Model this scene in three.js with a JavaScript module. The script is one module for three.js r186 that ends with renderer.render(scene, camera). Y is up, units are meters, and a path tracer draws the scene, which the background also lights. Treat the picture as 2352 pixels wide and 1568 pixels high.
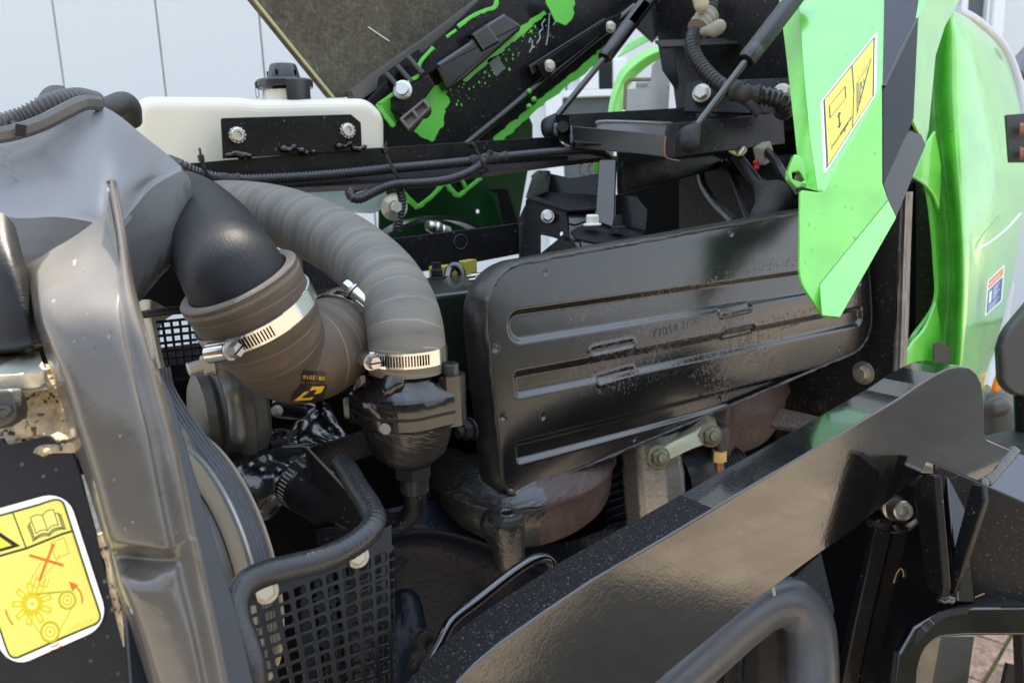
import * as THREE from 'three';
import { mergeGeometries, mergeVertices, toCreasedNormals } from 'three/addons/utils/BufferGeometryUtils.js';
import { FontLoader } from 'three/addons/loaders/FontLoader.js';
import { TextGeometry } from 'three/addons/geometries/TextGeometry.js';

// ---------------------------------------------------------------- camera, sky, sun, exposure
const scene = new THREE.Scene();
const W = 2352, H = 1568, FD = 1828.3;                       // working pixel grid and focal length in those pixels
const YAW = 33 * Math.PI / 180, PITCH = 11.3 * Math.PI / 180, ROLL = 2.1 * Math.PI / 180;
const EYE = new THREE.Vector3(0, 1.25, 0);
const FWD = new THREE.Vector3(Math.sin(YAW) * Math.cos(PITCH), -Math.sin(PITCH), -Math.cos(YAW) * Math.cos(PITCH));
const RI0 = new THREE.Vector3(Math.cos(YAW), 0, Math.sin(YAW));
const UP0 = new THREE.Vector3().crossVectors(RI0, FWD);
const RI = RI0.clone().multiplyScalar(Math.cos(ROLL)).addScaledVector(UP0, -Math.sin(ROLL));
const UPV = UP0.clone().multiplyScalar(Math.cos(ROLL)).addScaledVector(RI0, Math.sin(ROLL));
const camera = new THREE.PerspectiveCamera(2 * Math.atan(H / 2 / FD) * 180 / Math.PI, W / H, 0.02, 200);
camera.position.copy(EYE); camera.up.copy(UPV); camera.lookAt(EYE.clone().add(FWD));
camera.focus = 0.74; camera.userData.fStop = 11;
const SUN_EL = 62 * Math.PI / 180, SUN_AZ = YAW - 0.108;
const sunDir = new THREE.Vector3(Math.sin(SUN_AZ) * Math.cos(SUN_EL), Math.sin(SUN_EL), -Math.cos(SUN_AZ) * Math.cos(SUN_EL));
const sun = new THREE.DirectionalLight(0xfff1dc, 5);
sun.position.copy(sunDir).multiplyScalar(30); sun.castShadow = true; sun.shadow.radius = 1.6;
sun.shadow.mapSize.set(4096, 4096);
Object.assign(sun.shadow.camera, { left: -9, right: 9, top: 9, bottom: -9, near: 1, far: 60 });
scene.add(sun, sun.target);
{ // hazy bright sky, bluer overhead, soft broken cloud
  const w = 512, h = 256, a = new Float32Array(w * h * 4);
  for (let j = 0; j < h; j++) for (let i = 0; i < w; i++) {
    const el = (j + .5) / h * Math.PI - Math.PI / 2, az = (i + .5) / w * Math.PI * 2;
    const e = Math.max(0, Math.sin(el)), k = (j * w + i) * 4;
    const c = .5 + .5 * Math.sin(az * 3 + 2.1 * Math.sin(el * 5 + az) + 1.3) * Math.cos(el * 7 + Math.sin(az * 2) * 1.4);
    const cl = Math.min(1, Math.max(0, (c - .38) * 1.9)) * (1 - .3 * e);
    const mix = Math.min(1, cl * .75 + (1 - e) ** 3 * .5);
    const zen = .62 + .95 * e * e;                           // brightest overhead
    const b = [.36 * zen, .45 * zen, .6 * zen], s = [.76 * zen, .8 * zen, .84 * zen];
    for (let q = 0; q < 3; q++) a[k + q] = el < 0 ? .2 : (b[q] * (1 - mix) + s[q] * mix) * SKY();
    a[k + 3] = 1;
  }
  const t = new THREE.DataTexture(a, w, h, THREE.RGBAFormat, THREE.FloatType);
  t.mapping = THREE.EquirectangularReflectionMapping; t.magFilter = t.minFilter = THREE.LinearFilter; t.needsUpdate = true;
  scene.background = t; scene.environment = t;
}
function SKY() { return 0.62; }
const renderer = new THREE.WebGLRenderer({ antialias: true });
renderer.toneMapping = THREE.LinearToneMapping; renderer.toneMappingExposure = 5.7;
renderer.shadowMap.enabled = true; renderer.shadowMap.type = THREE.PCFSoftShadowMap;
renderer.setSize(1024, 682);

// ---------------------------------------------------------------- numbers and noise
let seed = 7;
const rnd = () => { seed |= 0; seed = seed + 0x6D2B79F5 | 0; let t = Math.imul(seed ^ seed >>> 15, 1 | seed); t = t + Math.imul(t ^ t >>> 7, 61 | t) ^ t; return ((t ^ t >>> 14) >>> 0) / 4294967296; };
const hash = (x, y) => { let h = Math.imul(x, 374761393) + Math.imul(y, 668265263) | 0; h = Math.imul(h ^ h >>> 13, 1274126177); return ((h ^ h >>> 16) >>> 0) / 4294967296; };
const sm = t => t * t * (3 - 2 * t), clamp = (v, a = 0, b = 1) => Math.min(b, Math.max(a, v)), mixf = (a, b, t) => a + (b - a) * t;
const sstep = (a, b, v) => sm(clamp((v - a) / (b - a)));
function noise(x, y, px = 0, py = 0) { // value noise, periodic when px,py given
  const xi = Math.floor(x), yi = Math.floor(y), fx = sm(x - xi), fy = sm(y - yi);
  const w = (i, p) => p ? ((i % p) + p) % p : i;
  const a = hash(w(xi, px), w(yi, py)), b = hash(w(xi + 1, px), w(yi, py)), c = hash(w(xi, px), w(yi + 1, py)), d = hash(w(xi + 1, px), w(yi + 1, py));
  return mixf(mixf(a, b, fx), mixf(c, d, fx), fy);
}
function fbm(x, y, o = 4, p = 0) { let s = 0, a = .5, f = 1; for (let i = 0; i < o; i++) { s += a * noise(x * f, y * f, p * f, p * f); a *= .5; f *= 2; } return s / (1 - Math.pow(.5, o)); }
const V3 = (x, y, z) => new THREE.Vector3(x, y, z);

// ---------------------------------------------------------------- surveying: where the photograph's sight lines meet the place
const ray = (x, y) => FWD.clone().addScaledVector(RI, (x - W / 2) / FD).addScaledVector(UPV, (H / 2 - y) / FD);
const V = (x, y, d) => EYE.clone().addScaledVector(ray(x, y), d);
const onZ = (x, y, z) => { const r = ray(x, y); return EYE.clone().addScaledVector(r, (z - EYE.z) / r.z); };
const onY = (x, y, h) => { const r = ray(x, y); return EYE.clone().addScaledVector(r, (h - EYE.y) / r.y); };
const px = (n, d) => n * d / FD;                             // pixels at a depth, in metres
function frame(o, n, uHint) { // a plane with axes u, v and normal n turned to the eye
  n = n.clone().normalize(); if (n.dot(EYE.clone().sub(o)) < 0) n.negate();
  let u = (uHint || RI).clone(); u.addScaledVector(n, -u.dot(n)).normalize();
  const v = new THREE.Vector3().crossVectors(n, u);
  return { o, u, v, n, hit(x, y) { const r = ray(x, y); return EYE.clone().addScaledVector(r, o.clone().sub(EYE).dot(n) / r.dot(n)); },
    to2(p) { const q = p.clone().sub(o); return new THREE.Vector2(q.dot(u), q.dot(v)); },
    at(a, b, c = 0) { return o.clone().addScaledVector(u, a).addScaledVector(v, b).addScaledVector(n, c); },
    m() { return new THREE.Matrix4().makeBasis(u, v, n).setPosition(o); } };
}
const P3 = (a, b, c) => { const A = V(...a), B = V(...b), C = V(...c); return frame(A, B.clone().sub(A).cross(C.clone().sub(A))); };
const PZ = z => frame(V3(0.4, 1, z), V3(0, 0, 1), V3(1, 0, 0));
const PX = (x0) => frame(V3(x0, 1, -.6), V3(1, 0, 0), V3(0, 0, 1));
const PY = h => frame(V3(.4, h, -.6), V3(0, 1, 0), V3(1, 0, 0));
const PD = (x, y, d) => frame(V(x, y, d), FWD.clone().negate());

// ---------------------------------------------------------------- things, parts, names
const used = new Map(), allThings = [];
function numbered(n) { const k = used.get(n) || 0; used.set(n, k + 1); return k ? n + '_' + String(k).padStart(3, '0') : n; }
function meta(o, label, category, group, kind) { if (label) o.userData.label = label; if (category) o.userData.category = category; if (group) o.userData.group = group; if (kind) o.userData.kind = kind; return o; }
function thing(name, label, category, group, kind) { const o = new THREE.Group(); o.name = numbered(name); meta(o, label, category, group, kind); scene.add(o); allThings.push(o); return o; }
function clean(g) { g = g.index ? g.toNonIndexed() : g.clone(); for (const k of Object.keys(g.attributes)) if (!['position', 'normal', 'uv'].includes(k)) g.deleteAttribute(k); if (!g.attributes.uv) g.setAttribute('uv', new THREE.BufferAttribute(new Float32Array(g.attributes.position.count * 2), 2)); g.groups.length = 0; g.clearGroups(); return g; }
function part(name, geos, mat, parent, label) {
  const list = (Array.isArray(geos) ? geos.flat(9) : [geos]).map(clean);
  const m = new THREE.Mesh(list.length > 1 ? mergeGeometries(list) : list[0], mat);
  m.name = name; m.castShadow = m.receiveShadow = true; if (label) m.userData.label = label;
  if (parent) parent.add(m); return m;
}
function solo(name, label, category, geos, mat, group, kind) { const m = part(numbered(name), geos, mat); meta(m, label, category, group, kind); scene.add(m); allThings.push(m); return m; }
function settle() { // move every thing's origin from the world's origin to the thing's own base
  for (const t of allThings) {
    const b = new THREE.Box3(), done = new Set(); let any = false;
    t.traverse(o => { if (o.isMesh) { o.geometry.computeBoundingBox(); b.union(o.geometry.boundingBox); any = true; } });
    if (!any || t.userData.local) { delete t.userData.local; continue; }
    const c = b.getCenter(V3(0, 0, 0)); c.y = b.min.y;
    t.traverse(o => { if (o.isMesh && !done.has(o.geometry)) { done.add(o.geometry); o.geometry.translate(-c.x, -c.y, -c.z); } });
    t.position.copy(c);
  }
}

// ---------------------------------------------------------------- shapes
function fillet(pts, r0) { // pts: Vector2 with optional .r ; returns a Shape path with rounded corners
  const s = new THREE.Shape(), n = pts.length;
  for (let i = 0; i < n; i++) {
    const a = pts[(i + n - 1) % n], b = pts[i], c = pts[(i + 1) % n]; let r = b.r ?? r0;
    const ab = a.clone().sub(b), cb = c.clone().sub(b); r = Math.min(r, ab.length() * .45, cb.length() * .45);
    const p = b.clone().addScaledVector(ab.normalize(), r), q = b.clone().addScaledVector(cb.normalize(), r);
    if (i === 0) s.moveTo(p.x, p.y); else s.lineTo(p.x, p.y);
    if (r > 1e-6) s.quadraticCurveTo(b.x, b.y, q.x, q.y);
  }
  s.closePath(); return s;
}
function to2(pts, pl, scaleR) { return pts.map(p => { const w = pl.hit(p[0], p[1]); const q = pl.to2(w); if (p[2] !== undefined) q.r = px(p[2], w.clone().sub(EYE).dot(FWD)); return q; }); }
function plate(pts, pl, th, { r = 0, bev = .0012, holes = [], seg = 4, bseg = 2 } = {}) { // outline on a plane, real thickness behind it
  let p2 = to2(pts, pl); if (THREE.ShapeUtils.area(p2) < 0) p2.reverse();
  const s = fillet(p2, r);
  for (const h of holes) { let q = h.c ? circ(pl, h) : to2(h, pl); if (THREE.ShapeUtils.area(q) > 0) q.reverse(); s.holes.push(h.c ? new THREE.Path(q) : fillet(q, h.r || 0)); }
  const b = Math.min(bev, th * .45);
  const g = new THREE.ExtrudeGeometry(s, { depth: th - 2 * b, bevelEnabled: b > 0, bevelThickness: b, bevelSize: b, bevelOffset: -b, bevelSegments: bseg, curveSegments: seg });
  g.translate(0, 0, -th + b); g.applyMatrix4(pl.m()); return g;
}
function circ(pl, h) { const w = pl.hit(h.c[0], h.c[1]), c = pl.to2(w), r = h.rm || px(h.rp, w.clone().sub(EYE).dot(FWD)); return [...Array(20)].map((_, i) => new THREE.Vector2(c.x + r * Math.cos(i / 20 * 6.2832), c.y + r * Math.sin(i / 20 * 6.2832))); }
function geo(pos, uv, idx, crease) { const g = new THREE.BufferGeometry(); g.setAttribute('position', new THREE.Float32BufferAttribute(pos, 3)); if (uv) g.setAttribute('uv', new THREE.Float32BufferAttribute(uv, 2)); g.setIndex(idx); g.computeVertexNormals(); return g; }
function sweep(pts, rad, { n = 0, radial = 24, cap = true, tension = .5, prof = null, closed = false, upHint = null, step = 0 } = {}) { // round (or profiled) section along a smooth path; rad: number or f(t, s)
  const c = new THREE.CatmullRomCurve3(pts, closed, 'centripetal', tension), L = c.getLength(); c.arcLengthDivisions = 400; c.updateArcLengths();
  n = n || (step ? Math.ceil(L / step) : Math.max(8, pts.length * 8));
  const pos = [], uv = [], idx = [], rings = []; let N = null, pT = null;
  for (let i = 0; i <= n; i++) {
    const t = i / n, p = c.getPointAt(t), T = c.getTangentAt(t);
    if (!N) { N = upHint ? upHint.clone() : (Math.abs(T.y) < .9 ? V3(0, 1, 0) : V3(1, 0, 0)); N.addScaledVector(T, -N.dot(T)).normalize(); }
    else { const ax = new THREE.Vector3().crossVectors(pT, T), s = ax.length(); if (s > 1e-7) N.applyAxisAngle(ax.normalize(), Math.asin(Math.min(1, s))); N.addScaledVector(T, -N.dot(T)).normalize(); }
    pT = T; const B = new THREE.Vector3().crossVectors(T, N), r = typeof rad === 'function' ? rad(t, t * L) : rad; const m = prof ? prof.length : radial;
    for (let k = 0; k <= m; k++) {
      let a, b; if (prof) { const q = prof[k % m]; a = q[0]; b = q[1]; } else { const th = k / m * Math.PI * 2; a = Math.cos(th) * r; b = Math.sin(th) * r; }
      const q = p.clone().addScaledVector(N, a).addScaledVector(B, b); pos.push(q.x, q.y, q.z);
      uv.push(k / m * 2 * Math.PI * (prof ? .01 : (typeof rad === 'function' ? rad(.5, L / 2) : rad)), t * L);
    }
    rings.push(p);
  }
  const m = (prof ? prof.length : radial) + 1;
  for (let i = 0; i < n; i++) for (let k = 0; k < m - 1; k++) { const a = i * m + k, b = a + 1, d = a + m, e = d + 1; idx.push(a, b, d, b, e, d); }
  const gs = [prof ? toCreasedNormals(geo(pos, uv, idx), .6) : smoothSeam(geo(pos, uv, idx), n, m)];
  if (cap && !closed) for (const [row, flip] of [[0, true], [n, false]]) {
    const cp = [], ci = [], cu = []; const o = rings[row]; cp.push(o.x, o.y, o.z); cu.push(0, 0);
    for (let k = 0; k < m; k++) { const a = (row * m + k) * 3; cp.push(pos[a], pos[a + 1], pos[a + 2]); cu.push(0, 0); }
    for (let k = 1; k < m; k++) flip ? ci.push(0, k + 1, k) : ci.push(0, k, k + 1);
    gs.push(geo(cp, cu, ci));
  }
  return gs;
}
function smoothSeam(g, n, m) { const N = g.attributes.normal; for (let i = 0; i <= n; i++) { const a = i * m, b = a + m - 1, v = V3(N.getX(a) + N.getX(b), N.getY(a) + N.getY(b), N.getZ(a) + N.getZ(b)).normalize(); N.setXYZ(a, v.x, v.y, v.z); N.setXYZ(b, v.x, v.y, v.z); } return g; }
const cr = (a, b, c, d, t) => { const t2 = t * t, t3 = t2 * t; return .5 * ((2 * b) + (-a + c) * t + (2 * a - 5 * b + 4 * c - d) * t2 + (-a + 3 * b - 3 * c + d) * t3); };
function sheet(grid, th, { nu = 6, nv = 6, linU = false, linV = false, crease = 0, cols = null } = {}) { // control grid of world points -> smooth skin with thickness
  const R = grid.length, C = grid[0].length, su = (C - 1) * nu, sv = (R - 1) * nv, P = [];
  const G = (r, c) => grid[clamp(r, 0, R - 1)][clamp(c, 0, C - 1)];
  const itp = (f, t, lin) => lin ? f(1).clone().lerp(f(2), t) : V3(cr(f(0).x, f(1).x, f(2).x, f(3).x, t), cr(f(0).y, f(1).y, f(2).y, f(3).y, t), cr(f(0).z, f(1).z, f(2).z, f(3).z, t));
  for (let j = 0; j <= sv; j++) for (let i = 0; i <= su; i++) {
    const r = Math.min(R - 2, Math.floor(j / nv)), c = Math.min(C - 2, Math.floor(i / nu)), fr = j / nv - r, fc = i / nu - c;
    P.push(itp(k => itp(q => G(r - 1 + k, c - 1 + q), fc, linU), fr, linV));
  }
  const w = su + 1, idx = [], pos = [], uv = [];
  for (let j = 0; j <= sv; j++) for (let i = 0; i <= su; i++) { const p = P[j * w + i]; pos.push(p.x, p.y, p.z); uv.push(p.clone().sub(EYE).dot(RI), p.clone().sub(EYE).dot(UPV)); }
  for (let j = 0; j < sv; j++) for (let i = 0; i < su; i++) { const a = j * w + i; idx.push(a, a + w, a + 1, a + 1, a + w, a + w + 1); }
  let g = geo(pos, uv, idx);
  const N = g.attributes.normal, mid = Math.floor(P.length / 2); let s = 0; for (let i = 0; i < P.length; i += 7) s += V3(N.getX(i), N.getY(i), N.getZ(i)).dot(EYE.clone().sub(P[i])) > 0 ? 1 : -1;
  if (s < 0) { for (let i = 0; i < idx.length; i += 3) [idx[i], idx[i + 1]] = [idx[i + 1], idx[i]]; g = geo(pos, uv, idx); }
  const gs = [crease ? toCreasedNormals(g, crease) : g];
  if (th > 0) {
    const NN = g.attributes.normal, bp = []; for (let i = 0; i < P.length; i++) bp.push(P[i].x - NN.getX(i) * th, P[i].y - NN.getY(i) * th, P[i].z - NN.getZ(i) * th);
    const bi = []; for (let i = 0; i < idx.length; i += 3) bi.push(idx[i], idx[i + 2], idx[i + 1]); gs.push(geo(bp, uv, bi));
    const loop = []; for (let i = 0; i <= su; i++) loop.push(i); for (let j = 1; j <= sv; j++) loop.push(j * w + su); for (let i = su - 1; i >= 0; i--) loop.push(sv * w + i); for (let j = sv - 1; j > 0; j--) loop.push(j * w);
    const wp = [], wi = [], wu = []; loop.push(loop[0]);
    loop.forEach((v, k) => { wp.push(P[v].x, P[v].y, P[v].z, bp[v * 3], bp[v * 3 + 1], bp[v * 3 + 2]); wu.push(uv[v * 2], uv[v * 2 + 1], uv[v * 2], uv[v * 2 + 1]); if (k) { const a = (k - 1) * 2; wi.push(a, a + 1, a + 2, a + 2, a + 1, a + 3); } });
    gs.push(toCreasedNormals(geo(wp, wu, wi), .7));
  }
  return gs;
}
const VG = rows => rows.map(r => r.map(p => p.isVector3 ? p : V(...p)));
function loft(rings, { capA = true, capB = true, smooth = true, crease = .9 } = {}) { // closed rings of equal count
  const m = rings[0].length, pos = [], uv = [], idx = []; let s = 0;
  rings.forEach((r, i) => { let u = 0; for (let k = 0; k <= m; k++) { const p = r[k % m]; if (k) u += p.distanceTo(r[k - 1]); pos.push(p.x, p.y, p.z); uv.push(u, s); } if (i < rings.length - 1) s += r[0].distanceTo(rings[i + 1][0]); });
  for (let i = 0; i < rings.length - 1; i++) for (let k = 0; k < m; k++) { const a = i * (m + 1) + k; idx.push(a, a + 1, a + m + 1, a + 1, a + m + 2, a + m + 1); }
  const g = geo(pos, uv, idx); const gs = [crease ? toCreasedNormals(g, crease) : g];
  for (const [r, f] of [[capA && rings[0], true], [capB && rings[rings.length - 1], false]]) if (r) { const c = r.reduce((a, p) => a.add(p), V3(0, 0, 0)).multiplyScalar(1 / m), cp = [c.x, c.y, c.z], cu = [0, 0], ci = []; r.forEach(p => { cp.push(p.x, p.y, p.z); cu.push(p.x, p.z); }); for (let k = 1; k <= m; k++) { const n = k % m + 1; f ? ci.push(0, n, k) : ci.push(0, k, n); } gs.push(geo(cp, cu, ci)); }
  return gs;
}
function smoothRing(pts, n) { const c = new THREE.CatmullRomCurve3(pts, true, 'centripetal'); return c.getSpacedPoints(n).slice(0, n); }
function along(g, pos, dir, up) { // lay a y-up geometry along a direction
  const y = dir.clone().normalize(), h = up || (Math.abs(y.y) < .95 ? V3(0, 1, 0) : V3(1, 0, 0)), x = new THREE.Vector3().crossVectors(h, y).normalize(), z = new THREE.Vector3().crossVectors(x, y);
  g = g.clone(); g.applyMatrix4(new THREE.Matrix4().makeBasis(x, y, z).setPosition(pos)); return g;
}
function lathe(prof, seg = 32) { return toCreasedNormals(new THREE.LatheGeometry(prof.map(p => new THREE.Vector2(Math.max(p[0], 1e-5), p[1])), seg), .6); }
const cyl = (r1, r0, h, seg = 24, y = 0) => { const g = new THREE.CylinderGeometry(r1, r0, h, seg); g.translate(0, h / 2 + y, 0); return g; };
function hexHead(r, h, flange = 1.25, fh = .25) { // bolt head standing on y = 0: washer flange, hexagon, domed chamfer
  const hx = toCreasedNormals(cyl(r, r, h * .82, 6, h * fh), .3), top = toCreasedNormals(cyl(r * .82, r, h * .18, 6, h * (fh + .82)), .3);
  return [hx, top, lathe([[0, 0], [r * flange, 0], [r * flange, h * fh * .6], [r * flange * .93, h * fh], [0, h * fh]], 24)];
}
function socketHead(r, h) { return [lathe([[0, 0], [r, 0], [r, h * .9], [r * .92, h], [r * .55, h], [r * .5, h * .5], [0, h * .5]], 24)]; }
function thread(r, h, y = 0) { const p = [[0, y]]; const n = Math.max(3, Math.round(h / .0012)); for (let i = 0; i <= n; i++) p.push([r * (i % 2 ? .88 : 1), y + h * i / n]); p.push([0, y + h]); return new THREE.LatheGeometry(p.map(q => new THREE.Vector2(Math.max(q[0], 1e-5), q[1])), 14); }
const place = (gs, pos, dir, up) => gs.flat(9).map(g => along(g, pos, dir, up));
function decal(quad, pl, rad, out = .0005, thick = .0004) { // flat print on a plane: quad corners TL TR BR BL, rounded corners, uv 0..1
  const q = quad.map(p => pl.hit(p[0], p[1])), w = q[0].distanceTo(q[1]), h = q[1].distanceTo(q[2]), ru = rad / w, rv = rad / h, s = new THREE.Shape(), a = 6;
  const cor = (cx, cy, t0) => { for (let i = 0; i <= a; i++) { const t = t0 + i / a * Math.PI / 2; s.lineTo(cx + Math.cos(t) * ru, cy + Math.sin(t) * rv); } };
  s.moveTo(1, 1 - rv); cor(1 - ru, 1 - rv, 0); cor(ru, 1 - rv, Math.PI / 2); cor(ru, rv, Math.PI); cor(1 - ru, rv, Math.PI * 1.5); s.closePath();
  const g = new THREE.ExtrudeGeometry(s, { depth: 1, bevelEnabled: false }); const P = g.attributes.position, U = g.attributes.uv;
  for (let i = 0; i < P.count; i++) { const x = P.getX(i), y = P.getY(i), z = P.getZ(i); const p = q[3].clone().lerp(q[2], x).lerp(q[0].clone().lerp(q[1], x), y).addScaledVector(pl.n, out + z * thick); P.setXYZ(i, p.x, p.y, p.z); U.setXY(i, x, y); }
  g.computeVertexNormals(); return g;
}

// ---------------------------------------------------------------- procedural materials
function tex(n, fn, size, srgb = false, m = n) { // fn(x, y in 0..1) -> grey or [r, g, b] (0..1); size: metres per repeat (number or [u, v]), 0 = once over the whole uv square
  const a = new Uint8Array(n * m * 4);
  for (let j = 0; j < m; j++) for (let i = 0; i < n; i++) { const v = fn(i / n, j / m), k = (j * n + i) * 4; for (let q = 0; q < 3; q++) a[k + q] = clamp(Array.isArray(v) ? v[q] : v) * 255; a[k + 3] = 255; }
  const t = new THREE.DataTexture(a, n, m, THREE.RGBAFormat); t.magFilter = THREE.LinearFilter; t.minFilter = THREE.LinearMipmapLinearFilter; t.generateMipmaps = true;
  if (size) { t.wrapS = t.wrapT = THREE.RepeatWrapping; const z = Array.isArray(size) ? size : [size, size]; t.repeat.set(1 / z[0], 1 / z[1]); }
  if (srgb) t.colorSpace = THREE.SRGBColorSpace; t.needsUpdate = true; return t;
}
function canvasTex(w, h, draw) { const c = document.createElement('canvas'); c.width = w; c.height = h; const g = c.getContext('2d'); draw(g, w, h); const t = new THREE.CanvasTexture(c); t.colorSpace = THREE.SRGBColorSpace; t.magFilter = THREE.LinearFilter; return t; }
const lin = (r, g, b) => new THREE.Color().setRGB(r, g, b);
const phys = (c, rough, o = {}) => new THREE.MeshPhysicalMaterial({ color: Array.isArray(c) ? lin(...c) : lin(c, c, c), roughness: rough, ...o });
const peel = tex(256, (x, y) => fbm(x * 24, y * 24, 3, 24), .05);                  // orange peel of brushed and sprayed paint
const grain = tex(256, (x, y) => fbm(x * 64, y * 64, 2, 64), .06);                  // moulded plastic grain
const lumpy = tex(256, (x, y) => fbm(x * 10, y * 10, 4, 10), .05);                  // cast skin
const smudge = tex(256, (x, y) => .45 + .55 * fbm(x * 6, y * 6, 5, 6), .12);        // roughness patches
function flecks(base, spots, dens, size, n = 512, cell = 90) { // paint with dust and rust flecks
  const pts = []; const k = Math.floor(dens); for (let i = 0; i < k; i++) pts.push([rnd(), rnd(), .2 + rnd() * rnd() * 1.6, Math.floor(rnd() * spots.length)]);
  const g = new Float32Array(n * n * 3); for (let j = 0; j < n; j++) for (let i = 0; i < n; i++) { const f = .8 + .4 * fbm(i / n * 8, j / n * 8, 4, 8); for (let q = 0; q < 3; q++) g[(j * n + i) * 3 + q] = base[q] * f; }
  for (const [x, y, r, s] of pts) { const R = r * n / 200 + .6; for (let j = -4; j <= 4; j++) for (let i = -4; i <= 4; i++) { const d = Math.hypot(i, j); if (d > R) continue; const a = clamp(R - d + .2) * .85; const X = (Math.floor(x * n) + i + n) % n, Y = (Math.floor(y * n) + j + n) % n; for (let q = 0; q < 3; q++) { const o = (Y * n + X) * 3 + q; g[o] = mixf(g[o], spots[s][q], a); } } }
  return tex(n, (x, y) => { const o = (Math.floor(y * n) * n + Math.floor(x * n)) * 3; return [g[o], g[o + 1], g[o + 2]].map(v => Math.pow(v, 1 / 2.2)); }, size, true);
}
const dustMap = flecks([.006, .006, .0068], [[.09, .075, .06], [.06, .036, .024], [.12, .11, .1]], 200, .16);
const rustyMap = flecks([.0085, .0075, .007], [[.1, .045, .025], [.07, .035, .02], [.13, .1, .075]], 800, .12);
const lightDust = flecks([.013, .013, .0145], [[.13, .115, .095], [.09, .085, .075]], 150, .2);
const postMap = flecks([.092, .084, .075], [[.3, .27, .22], [.22, .2, .17], [.05, .045, .04]], 90, .2);
const greenMap = flecks([.17, .66, .075], [[.1, .36, .05], [.32, .5, .2], [.12, .45, .06]], 150, .3);
const speckTop = flecks([.006, .006, .0066], [[.05, .04, .033], [.09, .07, .055], [.035, .03, .03]], 2200, .12);
const M = {
  gloss: phys([.005, .005, .0056], .12, { ior: 1.6, clearcoat: .7, clearcoatRoughness: .05, bumpMap: peel, bumpScale: .00006 }),
  wet: phys([.005, .005, .006], .2, { ior: 1.45, clearcoat: .6, clearcoatRoughness: .08, bumpMap: lumpy, bumpScale: .0002 }),
  pumpBlack: phys([.005, .005, .006], .22, { ior: 1.5, clearcoat: 1, clearcoatRoughness: .06, bumpMap: peel, bumpScale: .00022 }),
  engine: phys([.0035, .0055, .011], .4, { specularIntensity: .3, clearcoat: .05, clearcoatRoughness: .08, bumpMap: lumpy, bumpScale: .0009 }),
  black: phys(1, .4, { specularIntensity: .42, map: dustMap, roughnessMap: smudge, bumpMap: peel, bumpScale: .00015 }),
  rusty: phys(1, .55, { specularIntensity: .5, map: rustyMap, bumpMap: lumpy, bumpScale: .0003 }),
  dull: phys(1, .62, { specularIntensity: .3, map: dustMap, bumpMap: grain, bumpScale: .00012 }),
  topEdge: phys(1, .6, { map: speckTop, specularIntensity: .3, bumpMap: grain, bumpScale: .0001 }),
  satin: phys([.006, .006, .007], .22, { ior: 1.6, bumpMap: grain, bumpScale: .00006 }),
  deep: phys([.003, .003, .0035], .9, { specularIntensity: .15 }),
  plastic: phys(1, .5, { specularIntensity: .5, map: lightDust, bumpMap: grain, bumpScale: .00012 }),
  post: phys(1, .26, { map: postMap, ior: 1.55, roughnessMap: smudge, bumpMap: lumpy, bumpScale: .0001 }),
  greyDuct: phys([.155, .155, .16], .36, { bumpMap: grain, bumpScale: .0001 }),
  grained: phys([.007, .0076, .0095], .52, { specularIntensity: .6, bumpMap: grain, bumpScale: .00016 }),
  rubber: phys([.018, .0195, .0215], .5, { bumpMap: grain, bumpScale: .0002, roughnessMap: smudge }),
  conduit: phys([.026, .026, .029], .26),
  tape: phys([.03, .0285, .027], .75, { bumpMap: lumpy, bumpScale: .0012 }),
  tie: phys([.007, .007, .0075], .35),
  steel: phys([.52, .51, .49], .3, { metalness: 1, bumpMap: grain, bumpScale: .00005 }),
  bright: phys([.58, .57, .55], .26, { metalness: 1, roughnessMap: smudge }),
  zinc: phys([.6, .57, .48], .4, { metalness: .9, bumpMap: lumpy, bumpScale: .0002 }),
  khaki: phys([.2, .185, .12], .45, { metalness: .75, bumpMap: lumpy, bumpScale: .0003, roughnessMap: smudge }),
  alu: phys([.15, .15, .143], .55, { metalness: .45, bumpMap: lumpy, bumpScale: .0005, roughnessMap: smudge }),
  galv: phys([.42, .43, .4], .5, { metalness: .6, bumpMap: grain, bumpScale: .0002, roughnessMap: smudge }),
  copper: phys([.5, .23, .14], .45, { metalness: .8 }), brass: phys([.52, .42, .2], .4, { metalness: .85 }),
  pipe: phys([.19, .187, .178], .36, { metalness: .6, bumpMap: lumpy, bumpScale: .0003, roughnessMap: smudge }),
  greyPipe: phys([.07, .073, .08], .5, { bumpMap: lumpy, bumpScale: .00025, roughnessMap: smudge }),
  tank: phys([.84, .8, .68], .4, { transmission: .25, thickness: 0 }),
  tankBlue: phys([.8, .93, .95], .7, { transmission: .6, thickness: 0 }),
  green: phys(1, .24, { map: greenMap, ior: 1.65, clearcoat: 1, clearcoatRoughness: .06, bumpMap: grain, bumpScale: .00004 }),
  greenDark: phys([.004, .06, .011], .38, { bumpMap: peel, bumpScale: .00015 }),
  greenEdge: phys([.12, .56, .06], .5),
  orange: phys([.9, .26, .02], .3), yellowWire: phys([.6, .42, .03], .4), white: phys([.78, .8, .82], .5),
  ashPlastic: phys([.045, .044, .04], .55, { bumpMap: grain, bumpScale: .0002 }),
  wall: phys([.66, .7, .715], .45, { bumpMap: tex(128, (x, y) => .5 + .5 * noise(x * 90, y * 3, 90, 3), .4), bumpScale: .0004 }),
  wallGap: phys([.2, .25, .29], .7), glass: phys([.02, .025, .03], .04), winFrame: phys([.8, .84, .86], .4), winDark: phys([.1, .12, .13], .4),
  redDot: phys([.6, .02, .015], .4), blueWire: phys([.05, .12, .4], .4),
  mirror: phys([.06, .058, .054], .34, { bumpMap: grain, bumpScale: .0002 }),
};
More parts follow.
